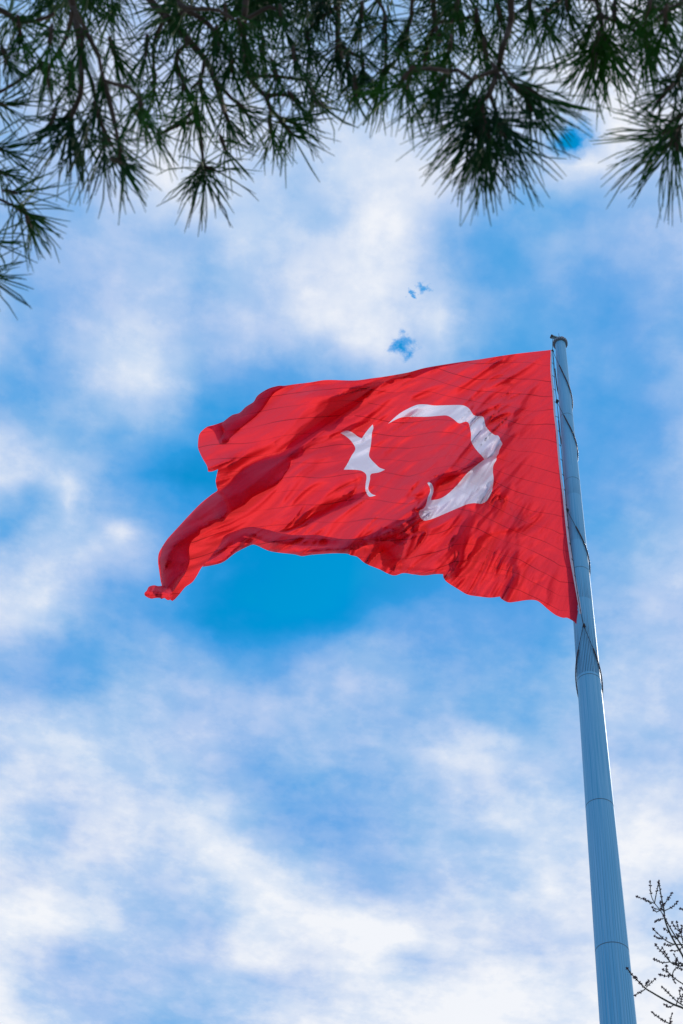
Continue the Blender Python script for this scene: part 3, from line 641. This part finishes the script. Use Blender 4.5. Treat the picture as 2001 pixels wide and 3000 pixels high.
# tail knot
KN = [(476,1716),(463,1717),(451,1714.5),(436,1719),(430,1730),(423,1738),(425.5,1746),(442,1754),(456,1752),(469,1752),(473,1755),(482,1752),(490,1758),(500,1756),(506,1742),(498,1724),(486,1716)]
def dK(px, py):
    return base(px, py) + .9 + .5 * np.exp(-((py - 1736 - (px - 460) * .08) / 14) ** 2) + .18 * vnoise(px / 9, py / 6, 1.0) + .22 * np.abs(vnoise(px / 16, py / 7, 3.0))
P, X, Fc, cls, Nn = mk(KN, dK, (), 11); red.append((P, X, Fc, Nn))
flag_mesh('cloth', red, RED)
# white heading tape along the hoist
H = densify(HOIST, 8, False); wd = np.interp(H[:, 1], [1025, 1100, 1400, 1690, 1826], [2.0, 4.0, 4.5, 6.5, 5.0])
hd = 1.1 * .45 + np.zeros(len(H)) + .02
dm = dM(H[:, 0], H[:, 1]); XL = flag_pt(H[:, 0] - .8, H[:, 1], dm + .03); XR = flag_pt(H[:, 0] + wd, H[:, 1] - 1, dm + .03)
s = MB(); n = len(H)
for a in XL: s.v.append(Vector(a))
for a in XR: s.v.append(Vector(a))
for a in XL: s.v.append(Vector(a) - Vector(FN) * .03)
for a in XR: s.v.append(Vector(a) - Vector(FN) * .03)
for i in range(n - 1):
    s.f += [(i, i + 1, n + i + 1, n + i), (2 * n + i, 3 * n + i, 3 * n + i + 1, 2 * n + i + 1), (n + i, n + i + 1, 3 * n + i + 1, 3 * n + i), (i, 2 * n + i, 2 * n + i + 1, i + 1)]
s.build('heading_tape', simple('white_webbing', (.55, .55, .66), .7, 0, .08), flag, False)

# ------------------------------------------------------------------ halyard and retaining loops
ROPE = [(1619.5,990),(1619,1010),(1619,1028),(1621,1062),(1624,1100),(1627,1140),(1631.5,1177),(1636,1219),(1640,1261),(1643,1302),(1647,1345),(1651,1390),(1656,1440),(1661,1494),(1666,1545),(1671,1590),(1678,1635),(1684,1680),(1691,1730),(1699,1780),(1709,1830)]
def rope_pt(x, y, dd=.75):
    return Vector(flag_pt(np.array(float(x)), np.array(float(y)), np.array(dd)))
hal = empty('halyard', tuple(rope_pt(1709, 1830)))
tag(hal, 'thin dark halyard rope with knots and clips running beside the flag hoist', 'rope')
R_ = densify(ROPE, 10, False)
s = MB(); s.tube([rope_pt(x, y) for x, y in R_], [.019] * len(R_), 5); s.build('rope', ROPEM, hal)
for (x, y, r) in ((1619, 1028, .075), (1631.5, 1177, .115), (1661, 1494, .115), (1709, 1830, .10)):
    s = MB(); c = rope_pt(x, y)
    for k in range(5):
        s.blob(c + Vector((random.Random(k + x).uniform(-1, 1), random.Random(k * 3 + x).uniform(-1, 1), random.Random(k * 7 + x).uniform(-1.3, 1.3))) * r * .7, r * .7, n=7, m=5)
    s.build('knot', ROPEM, hal)
for y in [1062, 1100, 1139, 1177, 1219, 1261, 1302, 1344, 1388, 1432, 1476, 1520, 1543, 1590, 1637, 1684, 1732, 1782]:
    xr = np.interp(y + 4, R_[:, 1], R_[:, 0]); xh = np.interp(y, pl(HOIST)[:, 1], pl(HOIST)[:, 0]) + 3
    s = MB(); a = rope_pt(xh, y); b_ = rope_pt(xr, y + 5); mid = (a + b_) / 2 + Vector((0, 0, .04))
    s.tube([a, mid, b_], [.016] * 3, 5); s.blob(b_, .035, n=6, m=4); s.build('snap_hook', ROPEM, hal)
BEAD = simple('dark_beads', (.035, .03, .045), .5)
loops = [((1619, 1028), (1673, 1163), 'retaining loop of dark beads highest on the pole, just under the ring flange', 26),
         ((1631.5, 1177), (1688, 1310), 'retaining loop of dark beads across the pole, second below the ring flange', 30),
         ((1661, 1494), (1723, 1640), 'retaining loop of dark beads beside the lower half of the flag hoist', 26),
         ((1709, 1830), (1759, 1980), 'lowest retaining loop of dark beads, hanging below the bottom corner of the flag', 22)]
for (kx, ky), (sx, sy), lab, lead in loops:
    K = rope_pt(kx, ky); zr = zat(sy, False); r = pole_r(zr) + .055; c = Vector((PB[0], PB[1], 0))
    rel = Vector((K.x - PB[0], K.y - PB[1], 0)); dist = max(rel.length, r * 1.02); phi = math.atan2(rel.y, rel.x); al = math.acos(min(1, r / dist))
    pts = []
    # angle (about the pole) of the right-hand silhouette seen from the camera
    sil = math.atan2(-AWAY.y, -AWAY.x) + math.pi / 2 - .05
    def norm(a): return (a + math.pi) % (2 * math.pi) - math.pi
    a0 = phi + al; travel_sil = norm(sil - a0) % (2 * math.pi); drop = K.z - zr
    line = math.sqrt(max(dist ** 2 - r ** 2, 0)); slope = drop / (line + r * travel_sil)
    a1 = phi + 2 * math.pi - al; tot = line * 2 + r * (a1 - a0)
    mxdrop = slope * tot / 2
    for q in range(91):
        sarc = tot * q / 90; zz = K.z - mxdrop * (1 - abs(2 * q / 90 - 1) ** 1.25)
        if sarc < line: p2 = Vector((K.x, K.y, 0)).lerp(c + Vector((math.cos(a0), math.sin(a0), 0)) * r, sarc / max(line, 1e-6))
        elif sarc > tot - line: p2 = Vector((K.x, K.y, 0)).lerp(c + Vector((math.cos(a1), math.sin(a1), 0)) * r, (tot - sarc) / max(line, 1e-6))
        else: a = a0 + (sarc - line) / r; p2 = c + Vector((math.cos(a), math.sin(a), 0)) * r
        pts.append(Vector((p2.x, p2.y, zz)))
    lo = empty('retaining_loop', tuple(K)); tag(lo, lab, 'rope loop', 'beaded retaining loops round the flagpole')
    s = MB(); s.tube(pts, [.016] * len(pts), 5, cap=False); s.build('loop_rope', ROPEM, lo)
    s = MB(); acc = 0.0; L_ = sum((pts[i + 1] - pts[i]).length for i in range(90)); run = 0
    for i in range(90):
        sg = (pts[i + 1] - pts[i]); l = sg.length
        while acc < run + l:
            u = acc / L_
            if .13 < u < .87: s.blob(pts[i] + sg * ((acc - run) / l), .048, ax=sg, stretch=.7, n=7, m=4)
            acc += .078
        run += l
    s.build('beads', BEAD, lo)

# ------------------------------------------------------------------ pine
rnd = random.Random(11)
BARK = simple('pine_bark', (.045, .036, .030), .9, 0, .4, 30)
def needle_mat():
    m, N, L, o = mat_new('pine_needles'); p = N.new('ShaderNodeBsdfPrincipled')
    tc = N.new('ShaderNodeTexCoord'); nz = N.new('ShaderNodeTexNoise'); nz.inputs['Scale'].default_value = 6; nz.inputs['Detail'].default_value = 4; L.new(tc.outputs['Object'], nz.inputs['Vector'])
    r = N.new('ShaderNodeValToRGB'); r.color_ramp.elements[0].position = .35; r.color_ramp.elements[1].position = .66
    r.color_ramp.elements[0].color = (.007, .042, .024, 1); r.color_ramp.elements[1].color = (.022, .110, .012, 1)
    L.new(nz.outputs[0], r.inputs[0]); L.new(r.outputs[0], p.inputs['Base Color']); p.inputs['Roughness'].default_value = .6; p.inputs['Specular IOR Level'].default_value = .05
    tr = N.new('ShaderNodeBsdfTranslucent'); tr.inputs[0].default_value = (.03, .16, .012, 1)
    mx = N.new('ShaderNodeMixShader'); mx.inputs[0].default_value = .25; L.new(p.outputs[0], mx.inputs[1]); L.new(tr.outputs[0], mx.inputs[2]); L.new(mx.outputs[0], o.inputs[0]); return m
NEED = needle_mat()
PINE = Vector((1.1, -2.6, 0))
pine = empty('pine_tree', tuple(PINE)); tag(pine, 'dark green pine with long needles hanging in tufts across the top of the view', 'tree')
s = MB(); s.tube([PINE + Vector(q) for q in ((0, 0, -.1), (.03, .05, 1.2), (-.05, .1, 3), (0, .2, 5), (.1, .15, 7.5), (.05, .1, 9.5))], [.30, .25, .22, .18, .12, .05], 16); s.build('trunk', BARK, pine)
def needles(mb, base_pt, axis, n, ln, spread, shoot):
    axis = Vector(axis).normalized(); u = axis.orthogonal().normalized(); w = axis.cross(u)
    for k in range(n):
        t = rnd.random() ** .8; a = rnd.uniform(0, 2 * math.pi)
        th = spread * (1.25 - .85 * t) * rnd.uniform(.35, 1.1) + .06
        d = (axis * math.cos(th) + (u * math.cos(a) + w * math.sin(a)) * math.sin(th)).normalized()
        p = base_pt + axis * shoot * (t - .35); l = ln * rnd.uniform(.72, 1.15) * (1.0 - .15 * t)
        side = d.cross(Vector((rnd.uniform(-1, 1), rnd.uniform(-1, 1), rnd.uniform(-1, 1)))).normalized() * l * rnd.uniform(0, .10)
        sag = Vector((0, 0, -1)) * l * rnd.uniform(.0, .10)
        r = rnd.uniform(.0010, .0016)
        mb.tube([p, p + d * l * .35 + side * .6 , p + d * l * .7 + side * .8 + sag * .4, p + d * l + sag], [r * .8, r, r, r * .45], 3, cap=False)
# each branch: traced spine (image point, distance) and tufts hanging on its twigs
#  tuft: (x, y, aim_x, aim_y, count, length factor)
def P3(x, y, d): return at(x, y, d)
branches = [
 # left hand branch
 dict(d=2.55, spine=[(-330,-260),(-150,-60),(20,40),(54,64)], tw=[[(-20,20),(-60,180),(-80,420),(-30,560),(57,612)],[(-60,180),(-40,230),(0,270),(50,240),(120,190)],[(-80,420),(-90,640),(-60,800)],[(54,64),(110,60),(160,40)]],
      tufts=[(54,64,80,240,60,.9),(57,612,175,690,62,.75),(20,560,170,590,30,.8),(80,640,110,760,30,.7),(-60,800,70,850,42,.75),(-30,430,130,470,50,.9),(-20,300,110,330,44,.9),(-40,700,40,760,28,.7),(120,190,180,330,36,.8),(-10,500,100,540,30,.8),(10,150,60,300,46,.9)]),
 # second: long hanging twigs at the left
 dict(d=2.35, spine=[(60,-420),(150,-180),(215,20),(236,166),(236,274),(210,338)], tw=[[(215,20),(190,120),(140,210),(155,300)],[(236,166),(270,240),(281,312)],[(215,20),(290,166),(306,236),(376,255),(408,290)],[(281,312),(300,370),(330,430)],[(306,236),(330,330),(351,440)]],
      tufts=[(210,338,170,560,95,1.0),(205,330,110,450,50,.95),(160,332,120,440,38,.8),(281,312,330,470,60,.9),(306,395,300,640,66,.95),(351,440,390,620,72,.95),(408,290,455,480,62,.9),(325,128,380,300,62,.95),(240,100,230,280,60,.95),(150,90,130,260,60,.95),(340,470,430,500,36,.8),(250,370,260,520,44,.9),(400,330,480,440,40,.85),(300,230,320,380,46,.9),(210,200,180,360,40,.9)]),
 # third: the thick limb
 dict(d=2.7, spine=[(330,-420),(390,-180),(440,0),(485,45),(555,121),(600,172),(631,236),(657,325)], tw=[[(555,121),(520,160),(525,215),(574,306)],[(600,172),(587,236),(560,260)],[(574,306),(590,415),(596,491)],[(568,357),(529,364),(465,395)],[(485,45),(450,130),(453,230)],[(631,236),(680,290),(700,306)]],
      tufts=[(657,325,720,470,72,1.0),(596,491,606,640,80,.9),(600,490,760,540,40,.9),(590,485,520,590,34,.85),(574,306,560,450,66,.95),(587,236,600,400,60,.95),(700,306,800,430,56,.95),(453,230,440,400,58,.95),(465,395,480,490,34,.75),(520,160,480,320,50,.9),(650,410,690,520,46,.9),(560,330,480,420,34,.85),(430,120,420,280,46,.9),(540,240,520,370,42,.9)]),
 dict(d=2.5, spine=[(470,-420),(500,-150),(529,13),(587,51),(631,96),(640,150)], tw=[[(529,13),(548,25),(640,30),(700,70)],[(631,96),(676,160),(680,200)]],
      tufts=[(631,96,610,260,56,.95),(676,160,690,330,66,.95),(700,70,740,240,56,.95),(548,25,430,110,40,.9),(720,140,770,290,56,.95),(660,30,660,190,40,.9)]),
 # fourth: middle
 dict(d=2.6, spine=[(760,-430),(740,-150),(715,60),(727,223),(778,281),(793,320),(823,351)], tw=[[(778,281),(820,277),(855,281)],[(727,223),(810,224),(899,236)],[(715,60),(790,20),(823,32)],[(793,320),(791,363)],[(899,236),(930,300)]],
      tufts=[(791,363,810,500,54,.95),(829,363,930,480,66,1.0),(835,350,985,400,44,.95),(855,281,940,390,52,.9),(899,236,960,370,62,.95),(823,32,850,200,66,.95),(770,130,760,290,50,.9),(930,300,1000,350,40,.9),(860,150,880,310,60,.95),(800,190,840,320,36,.85)]),
 dict(d=2.75, spine=[(1010,-430),(1000,-160),(990,20),(989,121),(1005,170)], tw=[[(990,20),(930,60),(900,100)],[(989,121),(1020,150),(1060,170)],[(1000,-160),(1080,-30),(1128,40),(1128,204)]],
      tufts=[(989,121,970,300,72,.95),(1019,166,1010,350,66,.95),(900,100,930,260,56,.95),(1060,170,1080,340,56,.95),(1128,204,1090,380,66,.95),(1128,60,1110,240,56,.95),(1060,20,1050,190,56,.95),(940,-10,940,160,50,.95),(1040,240,1050,370,40,.9)]),
 # right of middle: the big drooping spray
 dict(d=2.3, spine=[(1440,-430),(1480,-160),(1498,57),(1472,140),(1460,204),(1434,274),(1410,300)], tw=[[(1472,204),(1498,242),(1555,265)],[(1460,204),(1400,225),(1383,236)],[(1383,236),(1340,205),(1313,210)],[(1434,274),(1455,330),(1459,364)],[(1410,300),(1415,350),(1405,420)],[(1313,210),(1260,200),(1201,210)]],
      tufts=[(1408,300,1240,450,70,1.0),(1400,310,1300,540,80,1.05),(1408,340,1360,600,80,1.05),(1420,360,1500,640,80,1.05),(1459,364,1570,590,70,1.0),(1470,360,1650,540,56,1.0),(1497,242,1700,440,66,1.05),(1555,265,1700,370,50,.95),(1383,236,1270,380,66,1.0),(1313,210,1190,400,60,.95),(1201,210,1070,350,46,.9),(1201,210,1160,420,50,.95),(1300,240,1240,400,46,.9),(1450,200,1540,420,54,1.0),(1540,270,1600,470,50,.95),(1405,420,1380,610,50,1.0),(1405,420,1460,600,40,1.0)]),
 dict(d=2.55, spine=[(1230,-430),(1260,-140),(1274,64),(1290,120)], tw=[[(1260,-140),(1210,-20),(1204,51),(1180,130)],[(1274,64),(1340,60),(1396,45)],[(1396,45),(1420,130)]],
      tufts=[(1274,64,1230,260,66,.95),(1204,51,1150,240,60,.95),(1396,45,1400,230,66,.95),(1320,120,1300,310,60,.95),(1420,130,1440,300,50,.95),(1340,-10,1330,170,56,.95),(1460,30,1500,190,46,.9),(1180,130,1130,290,46,.9),(1250,150,1220,320,40,.9)]),
 # right
 dict(d=2.6, spine=[(1760,-430),(1750,-150),(1747,0),(1760,45),(1766,115)], tw=[[(1747,0),(1650,-10),(1600,40)],[(1760,45),(1840,80),(1893,115)],[(1766,115),(1740,170)]],
      tufts=[(1766,115,1750,320,80,1.0),(1750,110,1690,290,60,1.0),(1780,120,1840,330,70,1.0),(1893,115,1900,300,66,.95),(1747,54,1650,200,60,.95),(1600,40,1590,220,60,.95),(1660,0,1680,170,56,.95),(1860,60,1930,200,50,.95),(1550,0,1560,170,50,.95),(1740,170,1720,340,40,.9),(1800,20,1800,190,46,.9)]),
 dict(d=2.4, spine=[(2240,-380),(2120,-150),(2010,0),(1951,32),(1920,60)], tw=[[(2120,-150),(2090,60),(2030,180),(1996,210)],[(2090,60),(2060,260),(2010,360),(1977,377)],[(1951,32),(1900,20)]],
      tufts=[(1951,32,1940,220,66,.95),(1996,210,1930,380,66,1.0),(1977,377,1770,440,40,1.1),(1975,385,1780,550,44,1.1),(1980,390,1830,640,40,1.15),(1985,390,1900,660,34,1.1),(1990,390,1960,640,34,1.0),(2030,250,1990,430,50,.95),(1960,260,1880,350,40,.9),(2010,330,1860,420,36,1.0),(1900,20,1860,180,40,.9),(2020,120,2000,290,40,.9)]),
]
LIMB_Z = 5.3
for bi, B in enumerate(branches):
    D = B['d']; sp = densify(B['spine'], 40, False); n = len(sp)
    top = P3(*B['spine'][0], D + .15)
    root = PINE + Vector((0, .2, 4.6 + .16 * bi))
    arch = [root, root.lerp(top, .35) + Vector((0, 0, .45)), root.lerp(top, .7) + Vector((0, 0, .4))]
    bp = arch + [P3(x, y, D + .15 * (1 - i / n) + .03 * math.sin(i * 1.7 + bi)) for i, (x, y) in enumerate(sp)]
    m_ = len(bp); s = MB()
    thick = .0085 if bi == 2 else .0062
    s.tube(bp, [.045, .034, .022] + [thick * (1 - .55 * i / n) + .001 for i in range(n)], 8)
    dz = {}
    for tw in B['tw']:
        tp = densify(tw, 30, False); q = len(tp); off = rnd.uniform(-.10, .10)
        s.tube([P3(x, y, D + .02 + off * i / q) for i, (x, y) in enumerate(tp)], [.0040 * (1 - .35 * i / q) for i in range(q)], 6)
        dz[tuple(tw[-1])] = off
    nb = MB(); sb_ = s
    for (x, y, ax, ay, c, lf) in B['tufts']:
        off = dz.get((x, y), rnd.uniform(-.12, .12))
        p = P3(x, y, D + off); q = P3(ax, ay, D + off + rnd.uniform(-.10, .10)); dist = (q - p).length
        ln = .098 * lf if dist > .07 else .085 * lf
        ln = max(.065, min(.17, dist * .92 / 1.02))
        axis = (q - p).normalized()
        sb_.tube([p - axis * .012, p, p + axis * .018, p + axis * .03], [.0025, .0045, .004, .0012], 6)
        needles(nb, p, axis, int(c * .15), ln * .5, rad(80), .05)
        needles(nb, p, axis, int(c * (.66 if bi == 0 else   .56 if y < 200 else .44)), ln, rad(66), .05)
    # further shoots above, towards the limb
    x0 = B['spine'][-1][0]
    for q in range(9 if bi in (1, 2, 3, 4) else 6):
        x = x0 + rnd.uniform(-150, 150); y = rnd.uniform(-190, 45); p = P3(x, y, D + rnd.uniform(.1, .5)); q2 = P3(x + rnd.uniform(-90, 90), y + rnd.uniform(90, 190), D + rnd.uniform(.1, .5))
        needles(nb, p, (q2 - p).normalized(), 34, .105, rad(70), .05)
    br = s.build('branch', BARK, pine); nb.build('needles', NEED, br)

# ------------------------------------------------------------------ bare budding tree, lower right
TW = simple('twig_bark', (.035, .045, .040), .85, 0, .35, 20); BUD = simple('dark_buds', (.035, .015, .035), .8, 0, .4, 40)
def c7(p): return (1650 + p[0] / 4.467, 2500 + p[1] / 4.467)
DT = 8.2
BT = at(2330, 3300, 8.6); BT.z = 0
bare = empty('budding_tree', tuple(BT)); tag(bare, 'leafless budding tree with thin dark twigs beside the foot of the pole', 'tree')
JN = at(2200, 3420, 8.5)
s = MB(); s.tube([BT + Vector((0, 0, -.1)), BT + Vector((.03, .02, .8)), BT.lerp(JN, .55) + Vector((.05, 0, 0)), JN], [.11, .09, .065, .03], 12); s.build('trunk', TW, bare)
T = [ # (points in the close-up's grid, start radius px, buds?)
 dict(main=[(2100,2600),(1800,1900),(1568,1350),(1480,1200),(1400,1050),(1340,900),(1325,830),(1320,740),(1290,600),(1260,430),(1255,370)],
      sub=[[(1320,830),(1270,745),(1195,650),(1150,540),(1138,375)],[(1195,650),(1220,520),(1250,380)],[(1195,655),(1080,610),(970,568)],[(1160,660),(1100,625),(1060,595)],[(1330,750),(1430,700),(1495,635)],[(1305,690),(1370,600),(1420,522)],[(1312,850),(1260,870),(1208,890)],[(1270,745),(1220,765),(1190,748)],[(1265,740),(1215,725),(1172,708)],[(1320,775),(1285,700),(1275,640)],[(1400,1050),(1365,1015),(1330,990)],[(1270,740),(1300,700),(1320,660)]]),
 dict(main=[(2150,2600),(1820,1800),(1660,1400),(1568,1235),(1440,1040),(1360,900),(1322,820)], sub=[[(1500,1130),(1470,1110),(1440,1085)],[(1500,1120),(1510,1070),(1545,1010)]]),
 dict(main=[(2100,2300),(1800,1500),(1640,1215),(1568,1195),(1450,1190),(1340,1140),(1250,1060),(1183,992)], sub=[[(1450,1195),(1390,1205),(1328,1190)],[(1300,1115),(1240,1110),(1198,1088)],[(1340,1140),(1345,1120),(1348,1112)],[(1570,1220),(1490,1270),(1418,1275)]]),
 dict(main=[(2150,2500),(1850,1700),(1660,1460),(1568,1475),(1480,1465),(1400,1420),(1320,1320),(1260,1260),(1213,1198)], sub=[[(1400,1420),(1300,1430),(1192,1388)],[(1400,1420),(1350,1330),(1300,1240)],[(1568,1470),(1510,1420),(1455,1332)],[(1480,1450),(1470,1420),(1490,1390)],[(1590,1440),(1520,1445),(1440,1440)]]),
 dict(main=[(2200,2600),(1900,2100),(1700,1830),(1568,1712),(1490,1660),(1420,1600),(1370,1560),(1312,1525)], sub=[[(1420,1600),(1350,1608),(1268,1588)],[(1350,1550),(1352,1510),(1350,1476)],[(1425,1605),(1440,1650),(1465,1690)],[(1425,1600),(1450,1530),(1500,1485),(1568,1470)],[(1500,1490),(1545,1520),(1600,1530)]]),
 dict(main=[(2200,2700),(1900,2350),(1700,2110),(1568,2025),(1440,1975),(1280,1890),(1170,1825),(1080,1770),(1010,1700),(920,1610),(838,1508)], sub=[[(1080,1770),(1020,1815),(945,1852)],[(1085,1755),(1140,1700),(1197,1650)],[(1070,1735),(1095,1700),(1118,1665)],[(1050,1755),(1020,1715),(1000,1690)],[(925,1640),(935,1620),(955,1620)],[(1440,1990),(1390,2010),(1325,1978)]]),
 dict(main=[(2200,2650),(1850,2250),(1640,2040),(1568,1990),(1480,1930),(1400,1850),(1300,1752)], sub=[[(1480,1985),(1495,1930),(1530,1870),(1520,1805)],[(1540,1970),(1550,1900),(1572,1850)]]),
 dict(main=[(2100,2800),(1800,2500),(1600,2300),(1400,2232),(1280,2170),(1168,2085)], sub=[[(1395,2230),(1400,2180),(1422,2108)],[(1400,2225),(1410,2215),(1418,2205)]]),
 dict(main=[(2150,2300),(1850,1600),(1650,1290),(1568,1150),(1540,1045),(1500,970),(1487,905)], sub=[[(1530,1030),(1470,975),(1428,908)],[(1545,1050),(1550,1000),(1552,950)],[(1600,1200),(1540,1090),(1490,1060)]]),
 dict(main=[(2150,1900),(1850,1050),(1700,830),(1600,745),(1538,730)], sub=[[(1700,830),(1640,760),(1600,690)]]),
 dict(main=[(2200,2600),(1900,2000),(1720,1850),(1600,1790),(1540,1765)], sub=[]),
]
rb = random.Random(5)
def budline(mb, pts, n_px):
    """opposite pairs of buds on the last stretch of a twig"""
    L_ = [(pts[i + 1] - pts[i]).length for i in range(len(pts) - 1)]; tot = sum(L_); st = .0115; ln = min(tot * .8, n_px); pos = tot; k = 0
    while pos > tot - ln:
        acc = 0
        for i, l in enumerate(L_):
            if acc + l >= pos - 1e-9: p = pts[i].lerp(pts[i + 1], (pos - acc) / l); t = (pts[i + 1] - pts[i]).normalized(); break
            acc += l
        u = t.cross(Vector(FW)).normalized(); w = t.cross(u); a = rb.uniform(-.5, .5) + (math.pi / 2 if k % 2 else 0)
        dr = u * math.cos(a) + w * math.sin(a)
        for sgn in (-1, 1):
            if rb.random() < .78: mb.blob(p + dr * sgn * .0052 + t * rb.uniform(-.002, .002), rb.uniform(.0024, .0046), ax=(dr * sgn + t * .6), stretch=1.35, n=5, m=3)
        if k == 0: mb.blob(p + t * .004, .005, ax=t, stretch=1.5, n=5, m=4)
        pos -= st * rb.uniform(.75, 1.1); k += 1
for ti, B in enumerate(T):
    s = MB(); bm_ = MB(); off = rb.uniform(-.35, .35)
    tip_off = lambda i, n: off * (i / max(1, n - 1))
    mp = [c7(p) for p in B['main']]; mpd = densify(mp, 8, False); n = len(mpd)
    pts = [at(x, y, DT + .25 * (1 - i / n) + off * .6) for i, (x, y) in enumerate(mpd)]
    pts = [JN.lerp(pts[0], .0), JN.lerp(pts[0], .5)] + pts
    r0 = .0075 if ti not in (0, 1, 5) else .0095
    s.tube(pts, [.028, .022] + [r0 * (1 - .70 * i / n) for i in range(n)], 7); budline(bm_, pts, .085)
    for sb in B['sub']:
        q = densify([c7(p) for p in sb], 5, False); m = len(q); o2 = rb.uniform(-.12, .12)
        pp = [at(x, y, DT + off * .6 + .03 + o2 * i / m) for i, (x, y) in enumerate(q)]
        s.tube(pp, [.0030 * (1 - .35 * i / m) for i in range(m)], 6); budline(bm_, pp, .075)
    br = s.build('branch', TW, bare); bm_.build('buds', BUD, br)
